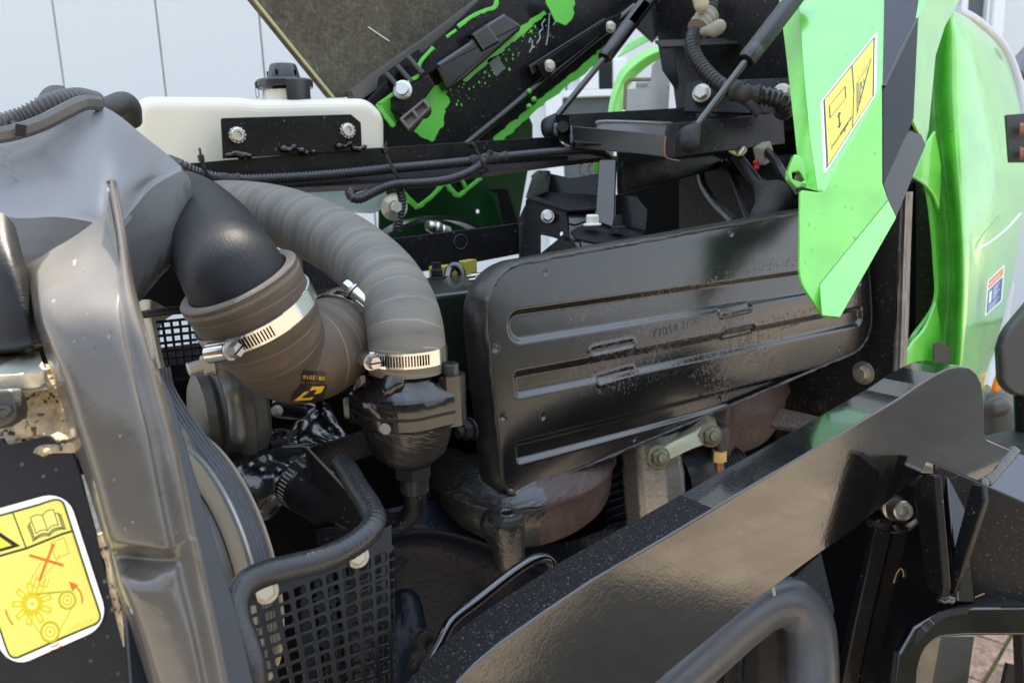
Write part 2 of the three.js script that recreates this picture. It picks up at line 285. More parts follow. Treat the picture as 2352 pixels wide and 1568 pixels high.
M.cast = phys(1, .55, { map: tex(512, (x, y) => { const f = fbm(x * 12, y * 12, 5, 12), r = fbm(x * 60 + 3, y * 60, 2, 60); return [.19 + .15 * f + .08 * r, .145 + .11 * f + .06 * r, .132 + .1 * f + .06 * r].map(v => v * .86); }, .1, true), bumpMap: lumpy, bumpScale: .0008 });
M.castGloss = phys(1, .34, { map: flecks([.007, .0066, .006], [[.1, .05, .03], [.06, .034, .022], [.05, .043, .03]], 300, .1), ior: 1.55, clearcoat: .35, clearcoatRoughness: .2, bumpMap: lumpy, bumpScale: .0011 });
{ // hoses: cloth-wrapped rubber with fine helical seams
  const mk = (base, line, size, nl) => { const off = [...Array(nl)].map(() => rnd() * .25);
    const f = (x, y) => { const t = (y + x * 1 / nl) * nl; const i = Math.floor(t) % nl, d = Math.abs(t - Math.floor(t) - .4 - off[i]); return [d, i]; };
    const map = tex(512, (x, y) => { const [d] = f(x, y), cloth = .5 + .5 * Math.sin(y * 512 * .8) * Math.sin(x * 512 * .9), n = fbm(x * 9, y * 9, 4, 9), L = clamp(1 - d * 30) * (.55 + .45 * noise(x * 9, y * nl * 2, 9, 0)), stain = sstep(.56, .78, fbm(x * 5 + 8.3, y * 5, 3, 5)); return base.map((b, q) => { const v = b * (.86 + .3 * n) * (.93 + .1 * cloth); return mixf(mixf(v, line[q] * .8, stain * .4), line[q], L * .95); }); }, size, true);
    const bump = tex(512, (x, y) => { const [d, i] = f(x, y); const t = (y + x / nl) * nl, s = t - Math.floor(t); return .5 + .18 * Math.sin(y * 512 * .8) * Math.sin(x * 512 * .9) + .16 * sstep(.4 + off[i], .415 + off[i], s) * (1 - sstep(.43 + off[i], .6, s)); }, size);
    return { map, bump }; };
  let h = mk([.40, .39, .365], [.62, .56, .46], [.2, .056], 4);
  M.hose = phys(1, .62, { map: h.map, bumpMap: h.bump, bumpScale: .00032 });
  h = mk([.29, .25, .21], [.56, .48, .38], [.27, .042], 4);
  M.hoseBrown = phys(1, .55, { map: h.map, bumpMap: h.bump, bumpScale: .0007 });
}
M.felt = phys(1, .95, { map: tex(512, (x, y) => { const n = fbm(x * 5, y * 5, 4, 5), f = noise(x * 90 + 8 * noise(x * 8, y * 8, 8, 8), y * 22, 0, 22), q = noise(x * 26, y * 100 + 8 * noise(x * 7, y * 7, 7, 7), 26, 0); const v = .2 + .1 * n + .07 * f * f + .07 * q * q; return [v * 1.12, v * 1.06, v * .9]; }, .22, true), bumpMap: lumpy, bumpScale: .0012 });
M.foam = phys(1, .95, { map: tex(256, (x, y) => { const n = fbm(x * 10, y * 10, 5, 10), p = sstep(.62, .72, fbm(x * 16 + 5, y * 16, 3, 16)); const v = .5 + .35 * n - .4 * p; return [v * 1.02, v * .92, v * .76]; }, .06, true), bumpMap: tex(256, (x, y) => fbm(x * 14, y * 14, 5, 14), .06), bumpScale: .004 });
M.aluBar = phys(1, .4, { metalness: .5, map: tex(256, (x, y) => { const n = fbm(x * 6, y * 40, 4, 0), d = sstep(.55, .7, fbm(x * 9, y * 9, 4, 9)); return [.74 - .25 * d + .1 * n, .73 - .28 * d + .1 * n, .68 - .32 * d + .1 * n]; }, .08, true), bumpMap: lumpy, bumpScale: .0006 });
M.paver = phys(1, .9, { map: tex(512, (x, y) => { const n = fbm(x * 14, y * 14, 5, 14), g = fbm(x * 90, y * 90, 2, 90); const v = .5 + .22 * (n - .5) + .2 * (g - .5); return [v * 1.26, v * 1.03, v * .86]; }, .5, true), bumpMap: tex(256, (x, y) => fbm(x * 60, y * 60, 3, 60), .2), bumpScale: .002 });
M.paver2 = M.paver.clone(); M.paver2.color = lin(.86, .84, .82); M.paver3 = M.paver.clone(); M.paver3.color = lin(1.12, 1.02, .94);
M.ground = phys(1, .95, { map: tex(512, (x, y) => { const R = Math.floor(y * 8), xx = x * 4 + (R % 2) * .5, fx = xx - Math.floor(xx), fy = y * 8 - R; const j = Math.min(Math.min(fx, 1 - fx) * 2, Math.min(fy, 1 - fy)) < .045; const h = hash(Math.floor(xx) % 4, R), n = fbm(x * 30, y * 30, 3, 30); const v = j ? .34 : .5 + .1 * (h - .5) + .2 * (n - .5); return [v * 1.04, v * .97, v * .87]; }, .84, true) });
M.guard = phys([.006, .006, .0065], .26, { specularIntensity: .75 });
M.paverJoint = phys(1, .95, { map: tex(256, (x, y) => { const n = fbm(x * 8, y * 8, 4, 8), m = sstep(.5, .65, fbm(x * 5 + 2, y * 5, 3, 5)); return [mixf(.33, .3, m) * (.7 + .6 * n), mixf(.28, .33, m) * (.7 + .6 * n), mixf(.22, .12, m) * (.7 + .6 * n)]; }, .3, true) });
M.rubberStrip = phys(1, .85, { map: tex(256, (x, y) => { const n = fbm(x * 20, y * 5, 4, 0); const v = .4 + .22 * n; return [v, v * .95, v * .87]; }, .1, true) });
M.firewall = phys(1, .6, { map: flecks([.006, .006, .0056], [[.05, .045, .04], [.07, .06, .045]], 1200, .3), bumpMap: lumpy, bumpScale: .0003 });
M.loom = phys([.1, .098, .095], .36, { bumpMap: grain, bumpScale: .0001 });

// ================================================================ SETTING
const wallPl = frame(EYE.clone().addScaledVector(V3(Math.sin(YAW), 0, -Math.cos(YAW)), 5), V3(-Math.sin(YAW), 0, Math.cos(YAW)), RI0.clone());
{
  const w = thing('cladding_wall', 'pale blue-grey wall of tall metal cladding panels behind the machine', null, null, 'structure'); delete w.userData.category;
  const u0 = wallPl.to2(wallPl.hit(133, 100)).x, u1 = wallPl.to2(wallPl.hit(367, 100)).x, st = u1 - u0;
  const box = (a, b, y0, y1, th, zf, bev = .006) => { const s = new THREE.Shape([[a, y0], [b, y0], [b, y1], [a, y1]].map(p => new THREE.Vector2(...p))); const g = new THREE.ExtrudeGeometry(s, { depth: th, bevelEnabled: bev > 0, bevelThickness: bev, bevelSize: bev, bevelOffset: -bev, bevelSegments: 2 }); g.translate(0, -EYE.y, zf - th); g.applyMatrix4(wallPl.m()); return g; };
  const i1 = Math.round((1.0 - u0) / st), hgt = i => i < i1 ? 9.65 : 8.2;                // unseen wall tops, height and step shaped to steer the sun's shadow edge
  for (let i = -14; i < 16; i++) part('panel', box(u0 + i * st + .004, u0 + (i + 1) * st - .004, .02, hgt(i), .05, 0), M.wall, w);
  part('backing', [box(u0 - 14 * st, u0 + i1 * st, 0, 9.7, 3, -.052, 0), box(u0 + i1 * st, 1.28, 8.25, 9.7, 3, -.052, 0), box(u0 + i1 * st, u0 + 16 * st, 0, 8.25, 3, -.052, 0)], M.wallGap, w);
  const q = (x, y) => wallPl.to2(wallPl.hit(x, y)), a = q(1376, 160), b = q(1406, 215), c = q(1290, 215), e = q(1404, 300), Y = EYE.y;
  const win = thing('window', 'small window with white frame seen between the gas strut and green panel', 'window');
  part('frame', [box(c.x - .1, c.x, 0.2, a.y + Y + .05, .06, .07), box(b.x, b.x + .08, .2, a.y + Y + .05, .06, .07), box(c.x, b.x, b.y + Y - .02, b.y + Y + .02, .05, .066), box(a.x - .12, a.x - .01, b.y + Y + .02, a.y + Y + .05, .05, .066), box(c.x, b.x, .2, .26, .05, .064)], M.winFrame, win);
  part('pane', [box(a.x - .01, b.x, b.y + Y + .02, a.y + Y + .05, .012, .03, 0)], M.glass, win); part('lower_pane', box(c.x, b.x, .26, b.y + Y - .02, .012, .028, 0), M.winDark, win);
  const d = thing('glazed_door', 'dark glazed door with pale frame at the upper right corner', 'door'); const X = x => q(x, 30).x;
  part('pane', [box(X(2150), X(2193), .1, 2.3, .02, .03, 0), box(X(2208), X(2252), .1, 2.3, .02, .03, 0)], M.winDark, d);
  part('frame', [box(X(2193), X(2208), .05, 2.4, .05, .07), box(X(2252), X(2258), .05, 2.4, .05, .07), box(X(2258), X(2262), .05, 2.4, .05, .062, .001), box(X(2262), X(2287), .05, 2.4, .05, .09), box(X(2150), X(2252), 2.3, 2.4, .05, .06)], M.winFrame, d);
}
{
  const g = new THREE.PlaneGeometry(140, 140); g.rotateX(-Math.PI / 2); const U = g.attributes.uv; for (let i = 0; i < U.count; i++) U.setXY(i, U.getX(i) * 140, U.getY(i) * 140);
  const gr = solo('ground', 'ground around the machine', null, g, M.ground, null, 'structure'); gr.position.y = 0; delete gr.userData.category;
  const pv = thing('paving', 'brick paving under the right of the machine', null, null, 'structure'); delete pv.userData.category;
  const c = onY(2230, 1530, 0), N = 12; part('joint_sand', (() => { const b = new THREE.BoxGeometry(2.6, .02, 2.6); b.translate(c.x, .014, c.z); const U = b.attributes.uv; for (let i = 0; i < U.count; i++) U.setXY(i, U.getX(i) * 2.6, U.getY(i) * 2.6); return b; })(), M.paverJoint, pv);
  const br = new THREE.ExtrudeGeometry(new THREE.Shape([[-.097, -.047], [.097, -.047], [.097, .047], [-.097, .047]].map(p => new THREE.Vector2(...p))), { depth: .05, bevelEnabled: true, bevelThickness: .004, bevelSize: .004, bevelOffset: -.002, bevelSegments: 2 }); br.rotateX(-Math.PI / 2);
  const dir = YAW * -1 + .35;
  for (let j = -N; j < N; j++) for (let i = -6; i < 6; i++) { // running bond round the patch that shows
    const x = (i + (j & 1) * .5) * .206, z = j * .106, X = c.x + x * Math.cos(dir) - z * Math.sin(dir), Z = c.z + x * Math.sin(dir) + z * Math.cos(dir);
    if (Math.hypot(x, z) > 1.15) continue; const b = clean(br), U = b.attributes.uv, ox = rnd(), oy = rnd(); for (let k = 0; k < U.count; k++) U.setXY(k, U.getX(k) + ox, U.getY(k) + oy);
    b.rotateY(-dir + (rnd() - .5) * .02); b.rotateX((rnd() - .5) * .012); b.translate(X, -.021 + rnd() * .003, Z); part('paver', b, [M.paver, M.paver2, M.paver3][Math.floor(rnd() * 3)], pv);
  }
}

{ // unseen dark hedgerow added behind the camera to darken reflections
  const h = new THREE.PlaneGeometry(60, 4.6, 240, 18); const P = h.attributes.position; for (let i = 0; i < P.count; i++) P.setZ(i, (noise(P.getX(i) * 1.7, P.getY(i) * 1.7) + noise(P.getX(i) * 5, P.getY(i) * 5) * .5) * .7 - .5);
  h.translate(0, 2.3, 0); h.rotateY(Math.PI - YAW); h.translate(-Math.sin(YAW) * 9, 0, Math.cos(YAW) * 9); h.computeVertexNormals();
  const m = solo('added_hedge', null, null, h, phys([.02, .028, .015], .95), null, 'structure'); delete m.userData.category;
}

// ================================================================ FRONT LEFT: post, panel, duct
{ // tall moulded post
  const g = VG([
    [[66, 604, .53], [96, 588, .50], [120, 572, .49], [180, 536, .485], [240, 486, .48], [247, 455, .478], [253, 414, .478], [262, 413, .485], [268, 416, .50]],
    [[62, 626, .52], [80, 618, .482], [104, 612, .470], [180, 600, .465], [250, 580, .463], [266, 570, .462], [272, 530, .462], [281, 525, .468], [287, 528, .49]],
    [[66, 668, .50], [80, 666, .462], [100, 666, .449], [185, 662, .445], [258, 662, .444], [272, 655, .445], [287, 640, .446], [298, 635, .454], [305, 640, .48]],
    [[78, 730, .485], [90, 730, .446], [112, 730, .434], [190, 726, .43], [264, 726, .43], [280, 722, .434], [304, 715, .436], [316, 715, .444], [324, 715, .47]],
    [[102, 810, .475], [116, 810, .438], [138, 810, .426], [205, 808, .423], [278, 806, .423], [296, 804, .428], [330, 800, .43], [342, 800, .438], [350, 800, .465]],
    [[132, 900, .47], [146, 900, .434], [168, 900, .422], [232, 900, .419], [300, 900, .419], [320, 900, .424], [356, 900, .427], [368, 900, .434], [377, 900, .46]],
    [[162, 1000, .465], [176, 1000, .43], [196, 1000, .419], [260, 1000, .416], [326, 1000, .416], [347, 1000, .422], [382, 1000, .425], [394, 1000, .432], [403, 1000, .458]],
    [[198, 1110, .46], [210, 1110, .428], [226, 1110, .417], [285, 1113, .414], [350, 1120, .414], [372, 1120, .42], [407, 1110, .423], [418, 1110, .43], [427, 1110, .456]],
    [[232, 1222, .458], [240, 1220, .426], [254, 1218, .415], [312, 1232, .412], [374, 1244, .412], [398, 1240, .419], [430, 1222, .422], [440, 1222, .429], [449, 1222, .455]],
    [[240, 1246, .458], [250, 1250, .428], [264, 1250, .418], [318, 1255, .415], [379, 1262, .414], [404, 1258, .420], [436, 1240, .422], [446, 1240, .429], [455, 1240, .455]],
    [[248, 1272, .459], [256, 1274, .443], [270, 1272, .438], [322, 1278, .434], [384, 1285, .424], [410, 1280, .421], [441, 1262, .422], [451, 1262, .429], [460, 1262, .455]],
    [[254, 1300, .458], [262, 1300, .438], [276, 1302, .430], [328, 1316, .422], [390, 1312, .414], [416, 1304, .420], [447, 1285, .422], [457, 1285, .429], [466, 1285, .455]],
    [[264, 1345, .457], [274, 1345, .426], [290, 1347, .416], [338, 1350, .412], [398, 1352, .412], [424, 1345, .419], [456, 1330, .422], [466, 1330, .429], [475, 1330, .455]],
    [[300, 1450, .455], [312, 1450, .424], [328, 1450, .413], [376, 1450, .41], [428, 1450, .41], [450, 1450, .417], [482, 1445, .42], [492, 1445, .427], [500, 1445, .455]],
    [[345, 1600, .455], [356, 1600, .424], [372, 1600, .412], [416, 1600, .408], [462, 1600, .408], [482, 1600, .415], [514, 1600, .418], [524, 1600, .425], [532, 1600, .455]],
  ]);
  const t = thing('front_post', 'tall glossy dark grey moulded post rising beside the yellow warning sticker', 'post');
  part('post_body', sheet(g, .004, { nu: 5, nv: 5 }), M.post, t);
  // foam seal strip peeping out along the left edge
  const s = [[232, 1225], [240, 1262], [250, 1280], [256, 1330], [272, 1400], [292, 1480]];
  part('foam_seal', sheet(VG(s.map(([x, y]) => [[x - 10, y, .468], [x + 2, y, .461], [x + 14, y, .464]])), .006, { nu: 3, nv: 4 }), M.foam, t);
}
const panelPl = P3([-60, 1050, .475], [200, 1050, .48], [120, 1500, .462]);
{
  const t = thing('front_side_panel', 'black steel side panel at the lower left carrying the yellow sticker', 'panel');
  part('sheet_metal', plate([[-160, 1000], [5, 1006], [12, 1022, 8], [60, 1012], [112, 998, 6], [128, 1012, 10], [160, 1026, 6], [178, 1075], [206, 1180], [244, 1320], [290, 1470], [335, 1620], [-160, 1660]], panelPl, .003, { bev: .0008 }), M.plastic, t);
  const tx = canvasTex(832, 1040, (g, w, h) => {
    g.fillStyle = '#fff'; g.fillRect(0, 0, w, h); const rr = (x, y, a, b, r) => { g.beginPath(); g.moveTo(x + r, y); g.lineTo(x + a - r, y); g.quadraticCurveTo(x + a, y, x + a, y + r); g.lineTo(x + a, y + b - r); g.quadraticCurveTo(x + a, y + b, x + a - r, y + b); g.lineTo(x + r, y + b); g.quadraticCurveTo(x, y + b, x, y + b - r); g.lineTo(x, y + r); g.quadraticCurveTo(x, y, x + r, y); g.closePath(); };
    rr(48, 48, w - 96, h - 96, 70); g.fillStyle = '#f4e86e'; g.fill(); g.lineWidth = 14; g.strokeStyle = '#2b2a14'; g.stroke();
    rr(60, 60, w - 120, h - 120, 60); g.lineWidth = 6; g.strokeStyle = '#e8dc1e'; g.stroke();
    g.fillStyle = '#39350f'; g.fillRect(48, 300, w - 96, 16); g.fillRect(412, 48, 10, 256);
    g.beginPath(); g.moveTo(230, 90); g.lineTo(385, 282); g.lineTo(80, 282); g.closePath(); g.fillStyle = '#1c1a10'; g.fill(); g.beginPath(); g.moveTo(230, 130); g.lineTo(330, 262); g.lineTo(134, 262); g.closePath(); g.fillStyle = '#f2e43a'; g.fill(); g.fillStyle = '#1c1a10'; g.fillRect(223, 175, 16, 50); g.fillRect(223, 236, 16, 14);
    g.strokeStyle = '#4a4408'; g.lineWidth = 6; g.fillStyle = '#f4ea80'; // open book
    for (const o of [18, 9, 0]) { g.beginPath(); g.moveTo(500 - o, 150 + o); g.lineTo(500 - o, 262 + o); g.quadraticCurveTo(560, 236 + o, 610, 268 + o); g.quadraticCurveTo(660, 236 + o, 722 + o, 262 + o); g.lineTo(722 + o, 150 + o); g.closePath(); g.fill(); g.stroke(); }
    g.beginPath(); g.moveTo(520, 118); g.lineTo(520, 236); g.quadraticCurveTo(570, 214, 610, 246); g.quadraticCurveTo(650, 214, 700, 236); g.lineTo(700, 118); g.quadraticCurveTo(650, 100, 610, 130); g.quadraticCurveTo(570, 100, 520, 118); g.closePath(); g.fill(); g.stroke(); g.beginPath(); g.moveTo(610, 130); g.lineTo(610, 246); g.stroke();
    const Y = '#c9b400'; g.strokeStyle = Y; g.lineWidth = 6; // hand
    g.beginPath(); g.moveTo(640, 350); g.lineTo(560, 420); g.lineTo(470, 452); g.lineTo(390, 520); g.moveTo(640, 440); g.lineTo(560, 500); g.lineTo(430, 560); for (let i = 0; i < 4; i++) { g.moveTo(400 + i * 30, 500 + i * 12); g.lineTo(340 + i * 38, 570 + i * 14); g.lineTo(356 + i * 38, 590 + i * 10); g.lineTo(430 + i * 26, 530 + i * 12); } g.stroke(); g.strokeRect(600, 336, 110, 120);
    g.strokeStyle = '#e07408'; g.lineWidth = 20; g.beginPath(); g.moveTo(420, 360); g.lineTo(640, 520); g.moveTo(620, 350); g.lineTo(430, 560); g.stroke();
    const fan = (x, y) => { g.fillStyle = '#dcc80a'; for (let i = 0; i < 9; i++) { g.save(); g.translate(x, y); g.rotate(i * .698); g.fillRect(60, -22, 92, 44); g.fillStyle = '#f0e470'; g.fillRect(84, -11, 52, 22); g.fillStyle = '#dcc80a'; g.restore(); } g.beginPath(); g.arc(x, y, 72, 0, 7); g.fill(); g.fillStyle = '#f4ea80'; g.beginPath(); g.arc(x, y, 42, 0, 7); g.fill(); g.fillStyle = '#d8c804'; g.beginPath(); g.arc(x, y, 12, 0, 7); g.fill(); };
    fan(330, 690); const pul = (x, y, r) => { g.strokeStyle = Y; g.lineWidth = 16; g.beginPath(); g.arc(x, y, r, 0, 7); g.stroke(); g.lineWidth = 6; g.beginPath(); g.arc(x, y, r * .55, 0, 7); g.stroke(); g.fillStyle = Y; g.beginPath(); g.arc(x, y, 9, 0, 7); g.fill(); };
    pul(585, 760, 60); pul(390, 920, 66); g.strokeStyle = Y; g.lineWidth = 6; g.beginPath(); g.moveTo(330, 616); g.lineTo(600, 698); g.moveTo(640, 790); g.lineTo(452, 945); g.moveTo(262, 720); g.lineTo(326, 930); g.stroke(); g.strokeStyle = '#6a6208'; g.lineWidth = 4; g.beginPath(); g.moveTo(380, 640); g.lineTo(560, 690); g.stroke();
    g.strokeStyle = '#e07408'; g.lineWidth = 12; g.beginPath(); g.arc(585, 760, 112, -.75, .55); g.stroke(); g.beginPath(); g.moveTo(640, 640); g.lineTo(700, 690); g.lineTo(640, 716); g.closePath(); g.fillStyle = '#e07408'; g.fill(); g.beginPath(); g.arc(330, 690, 200, 2.7, 3.3); g.stroke();
    g.lineWidth = 9; for (let i = 0; i < 2; i++) { g.beginPath(); g.arc(390, 930, 90 + i * 24, 1.15, 1.95); g.stroke(); }
    g.fillStyle = '#d6c510'; g.font = '34px sans-serif'; g.fillText('2.9939.273.0', 520, 968);
  });
  const st = solo('warning_sticker', 'yellow belt hazard sticker with white border on the black lower left panel', 'sticker', decal([[-108, 1197], [153, 1124], [254, 1434], [18, 1538]], panelPl, .014), phys(1, .42, { map: tx, clearcoat: .25, clearcoatRoughness: .3 }));
}
{
  const t = thing('foam_block', 'crumbling tan foam packing above the black front panel', 'foam');
  const g = []; for (let j = 0; j < 7; j++) { const r = []; for (let i = 0; i < 7; i++) r.push(V(-30 + i * 34 + j * 3, 860 + j * 30 + (i === 6 ? 0 : 0), .492 + .01 * noise(i * 1.3, j * 1.7) - .003 * j)); g.push(r); }
  part('foam_body', sheet(g, .03, { nu: 4, nv: 4 }), M.foam, t);
  part('backing_plate', plate([[-80, 740], [150, 740], [176, 860], [200, 1090], [-80, 1090]], PD(60, 900, .575), .004), M.deep, t);
  const b = thing('metal_bar', 'worn pale aluminium bar end over the foam at the left edge', 'bar'); const pl = P3([0, 850, .462], [100, 845, .47], [0, 890, .462]);
  const top = VG([[[-60, 818, .495], [20, 812, .50], [70, 806, .505], [88, 806, .506]], [[-60, 862, .464], [20, 858, .468], [84, 852, .473], [101, 846, .476]], [[-60, 866, .461], [20, 861, .466], [86, 856, .471], [103, 850, .474]], [[-60, 894, .463], [20, 893, .468], [80, 890, .472], [100, 880, .475]]]);
  part('bar', sheet(top, .012, { nu: 4, nv: 4, linV: true, crease: .7 }), M.aluBar, b);
  const c = thing('cable_clip', 'small dark grey moulded clip below the aluminium bar end', 'clip'); const pc = PD(10, 940, .455);
  part('clip_body', plate([[-40, 898], [22, 893, 10], [38, 930, 14], [36, 962, 16], [0, 985, 10], [-40, 990]], pc, .012, { bev: .002 }), M.ashPlastic, c);
  part('clip_lip', plate([[-40, 935], [20, 930, 8], [28, 945, 8], [10, 957, 6], [-40, 970]], PD(10, 940, .453), .004, { bev: .0008, holes: [[[-30, 942], [14, 938], [16, 947], [-30, 960]]] }), M.ashPlastic, c);
  const h = thing('headlamp_back', 'black textured moulding at the far left below the grey duct', 'housing');
  part('moulding', sheet(VG([[[-60, 480, .54], [0, 488, .535], [24, 506, .54], [34, 520, .56]], [[-60, 560, .50], [10, 570, .492], [44, 600, .50], [58, 610, .53]], [[-60, 680, .49], [20, 690, .48], [66, 690, .486], [84, 690, .52]], [[-60, 780, .488], [30, 780, .478], [86, 772, .484], [104, 770, .52]], [[-60, 812, .488], [30, 805, .48], [92, 790, .486], [108, 786, .52]], [[-60, 824, .53], [30, 816, .52], [92, 798, .525], [108, 792, .55]]]), .006, { nu: 5, nv: 5 }), M.grained, h);
  // dark shroud edge behind the post
  const s = thing('radiator_shroud', 'smooth blue-black shroud edge running down behind the moulded post', 'shroud');
  part('shroud_edge', plate([[255, 600], [318, 690], [325, 741], [360, 838], [394, 905], [438, 1057], [478, 1190], [512, 1304], [548, 1420], [590, 1600], [300, 1600], [250, 900]], P3([300, 700, .53], [500, 1250, .50], [350, 1300, .47]), .006, { bev: .001 }), phys([.007, .009, .014], .34, { ior: 1.55 }), s);
}
{ // grey air duct with black elbow
  const t = thing('air_duct', 'large grey moulded air duct with black elbow at the upper left', 'duct');
  const rows = [
    [[-90, 300, .78], [50, 300, .76], [130, 276, .745], [212, 243, .735], [262, 258, .73], [330, 312, .72], [372, 345, .715], [416, 382, .71]],
    [[-90, 350, .72], [50, 335, .71], [130, 305, .70], [206, 285, .69], [262, 300, .685], [328, 345, .69], [372, 366, .70], [416, 383, .708]],
    [[-90, 420, .665], [50, 405, .655], [130, 390, .645], [202, 380, .635], [260, 395, .635], [318, 402, .65], [365, 395, .68], [416, 385, .705]],
    [[-90, 455, .635], [48, 465, .625], [130, 460, .615], [210, 465, .605], [256, 475, .61], [305, 445, .635], [355, 412, .67], [416, 387, .702]],
    [[-90, 478, .622], [40, 495, .612], [130, 492, .603], [215, 505, .596], [252, 525, .598], [295, 487, .622], [350, 424, .66], [417, 389, .70]],
    [[-90, 484, .62], [40, 501, .61], [130, 498, .601], [215, 511, .594], [252, 532, .596], [296, 491, .620], [351, 428, .658], [418, 392, .699]],
    [[-90, 560, .615], [45, 580, .603], [130, 580, .60], [220, 600, .596], [280, 615, .603], [335, 560, .632], [395, 490, .665], [437, 418, .700]],
    [[-90, 600, .618], [50, 618, .608], [130, 620, .604], [220, 660, .602], [290, 700, .612], [360, 630, .642], [420, 558, .673], [441, 520, .700]],
    [[-90, 610, .66], [50, 626, .65], [130, 628, .65], [220, 668, .65], [300, 704, .655], [365, 640, .69], [418, 580, .72], [434, 556, .74]],
  ];
  part('lit_top', sheet(VG(rows.slice(0, 6)), .004, { nu: 6, nv: 6 }), M.greyDuct, t, 'pale grey top of the duct, toned as if lit from above'); part('duct_body', sheet(VG(rows.slice(5)), .004, { nu: 6, nv: 6, crease: .9 }), phys([.085, .084, .085], .4, { bumpMap: grain, bumpScale: .0001 }), t);  // top coloured paler than the body to show light from above
  part('elbow', sweep([V(380, 488, .83), V(428, 500, .785), V(476, 538, .735), V(514, 590, .665), V(538, 632, .606), V(552, 657, .593), V(574, 694, .600)], (u) => mixf(.046, .0372, u), { radial: 40, n: 40 }), M.grained, t);
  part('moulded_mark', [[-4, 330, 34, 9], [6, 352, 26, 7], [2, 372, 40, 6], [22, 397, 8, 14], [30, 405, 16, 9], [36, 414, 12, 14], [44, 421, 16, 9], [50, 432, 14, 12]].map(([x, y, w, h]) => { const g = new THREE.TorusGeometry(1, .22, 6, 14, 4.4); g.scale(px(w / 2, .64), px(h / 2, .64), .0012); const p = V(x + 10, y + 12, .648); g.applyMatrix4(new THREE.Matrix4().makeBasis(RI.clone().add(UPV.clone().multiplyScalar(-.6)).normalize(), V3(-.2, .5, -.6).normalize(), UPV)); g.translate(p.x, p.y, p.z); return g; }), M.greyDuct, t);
  solo('cooler_side', 'dark cooler side plate seen under the air duct', 'plate', plate([[270, 560], [500, 600], [500, 715], [300, 722]], PD(400, 660, .92), .006), M.deep);
  // cable bundle, cap and hose stub on top
  const c = thing('cable_loom', 'flat taped cable loom crossing the top of the grey duct', 'cable loom');
  part('loom', sweep([V(-80, 318, .66), V(20, 306, .66), V(90, 284, .675), V(150, 254, .69), V(190, 236, .70), V(226, 238, .72)], 0, { prof: [[.006, -.003], [.0065, .002], [.003, .005], [-.003, .005], [-.0065, .002], [-.006, -.003]], n: 30, upHint: V3(0, 1, .4) }), M.loom, c);
  part('conduit', sweep([V(-80, 288, .70), V(0, 284, .70), V(50, 270, .71), V(110, 240, .72), V(170, 225, .74), V(220, 232, .78)], (u, s) => .0085 + .0012 * Math.sin(s * 6.283 / .0042), { n: 260, radial: 14 }), M.loom, c);
  const k = thing('breather_cover', 'domed grey rubber cap standing behind the duct at upper left', 'cap');
  part('cap_body', sheet(VG([[[68, 262, .78], [90, 215, .78], [112, 197, .78], [140, 196, .78], [152, 205, .79]], [[70, 268, .765], [92, 228, .76], [114, 212, .757], [142, 210, .758], [156, 222, .77]], [[80, 276, .75], [100, 254, .745], [120, 244, .742], [146, 240, .745], [160, 246, .76]]]), .02, { nu: 5, nv: 5 }), M.ashPlastic, k);
  const s = thing('hose_stub', 'short dusty rubber hose end between the duct and white tank', 'hose');
  part('hose', sweep([V(210, 262, .80), V(250, 248, .81), V(282, 236, .825), V(296, 246, .84), V(300, 275, .86)], .0115, { radial: 20, n: 24 }), M.ashPlastic, s);
}

// ---------------------------------------------------------------- more shape helpers
function boxW(x0, x1, y0, y1, z0, z1, r = .004, bev = .002) { const s = fillet([[x0, y0], [x1, y0], [x1, y1], [x0, y1]].map(p => new THREE.Vector2(...p)), r); const b = bev; const g = new THREE.ExtrudeGeometry(s, { depth: z1 - z0 - 2 * b, bevelEnabled: true, bevelThickness: b, bevelSize: b, bevelOffset: -b, bevelSegments: 3 }); g.translate(0, 0, z0 + b); return g; }
const AX = V3(1, 0, 0), AY = V3(0, 1, 0), AZ = V3(0, 0, 1);
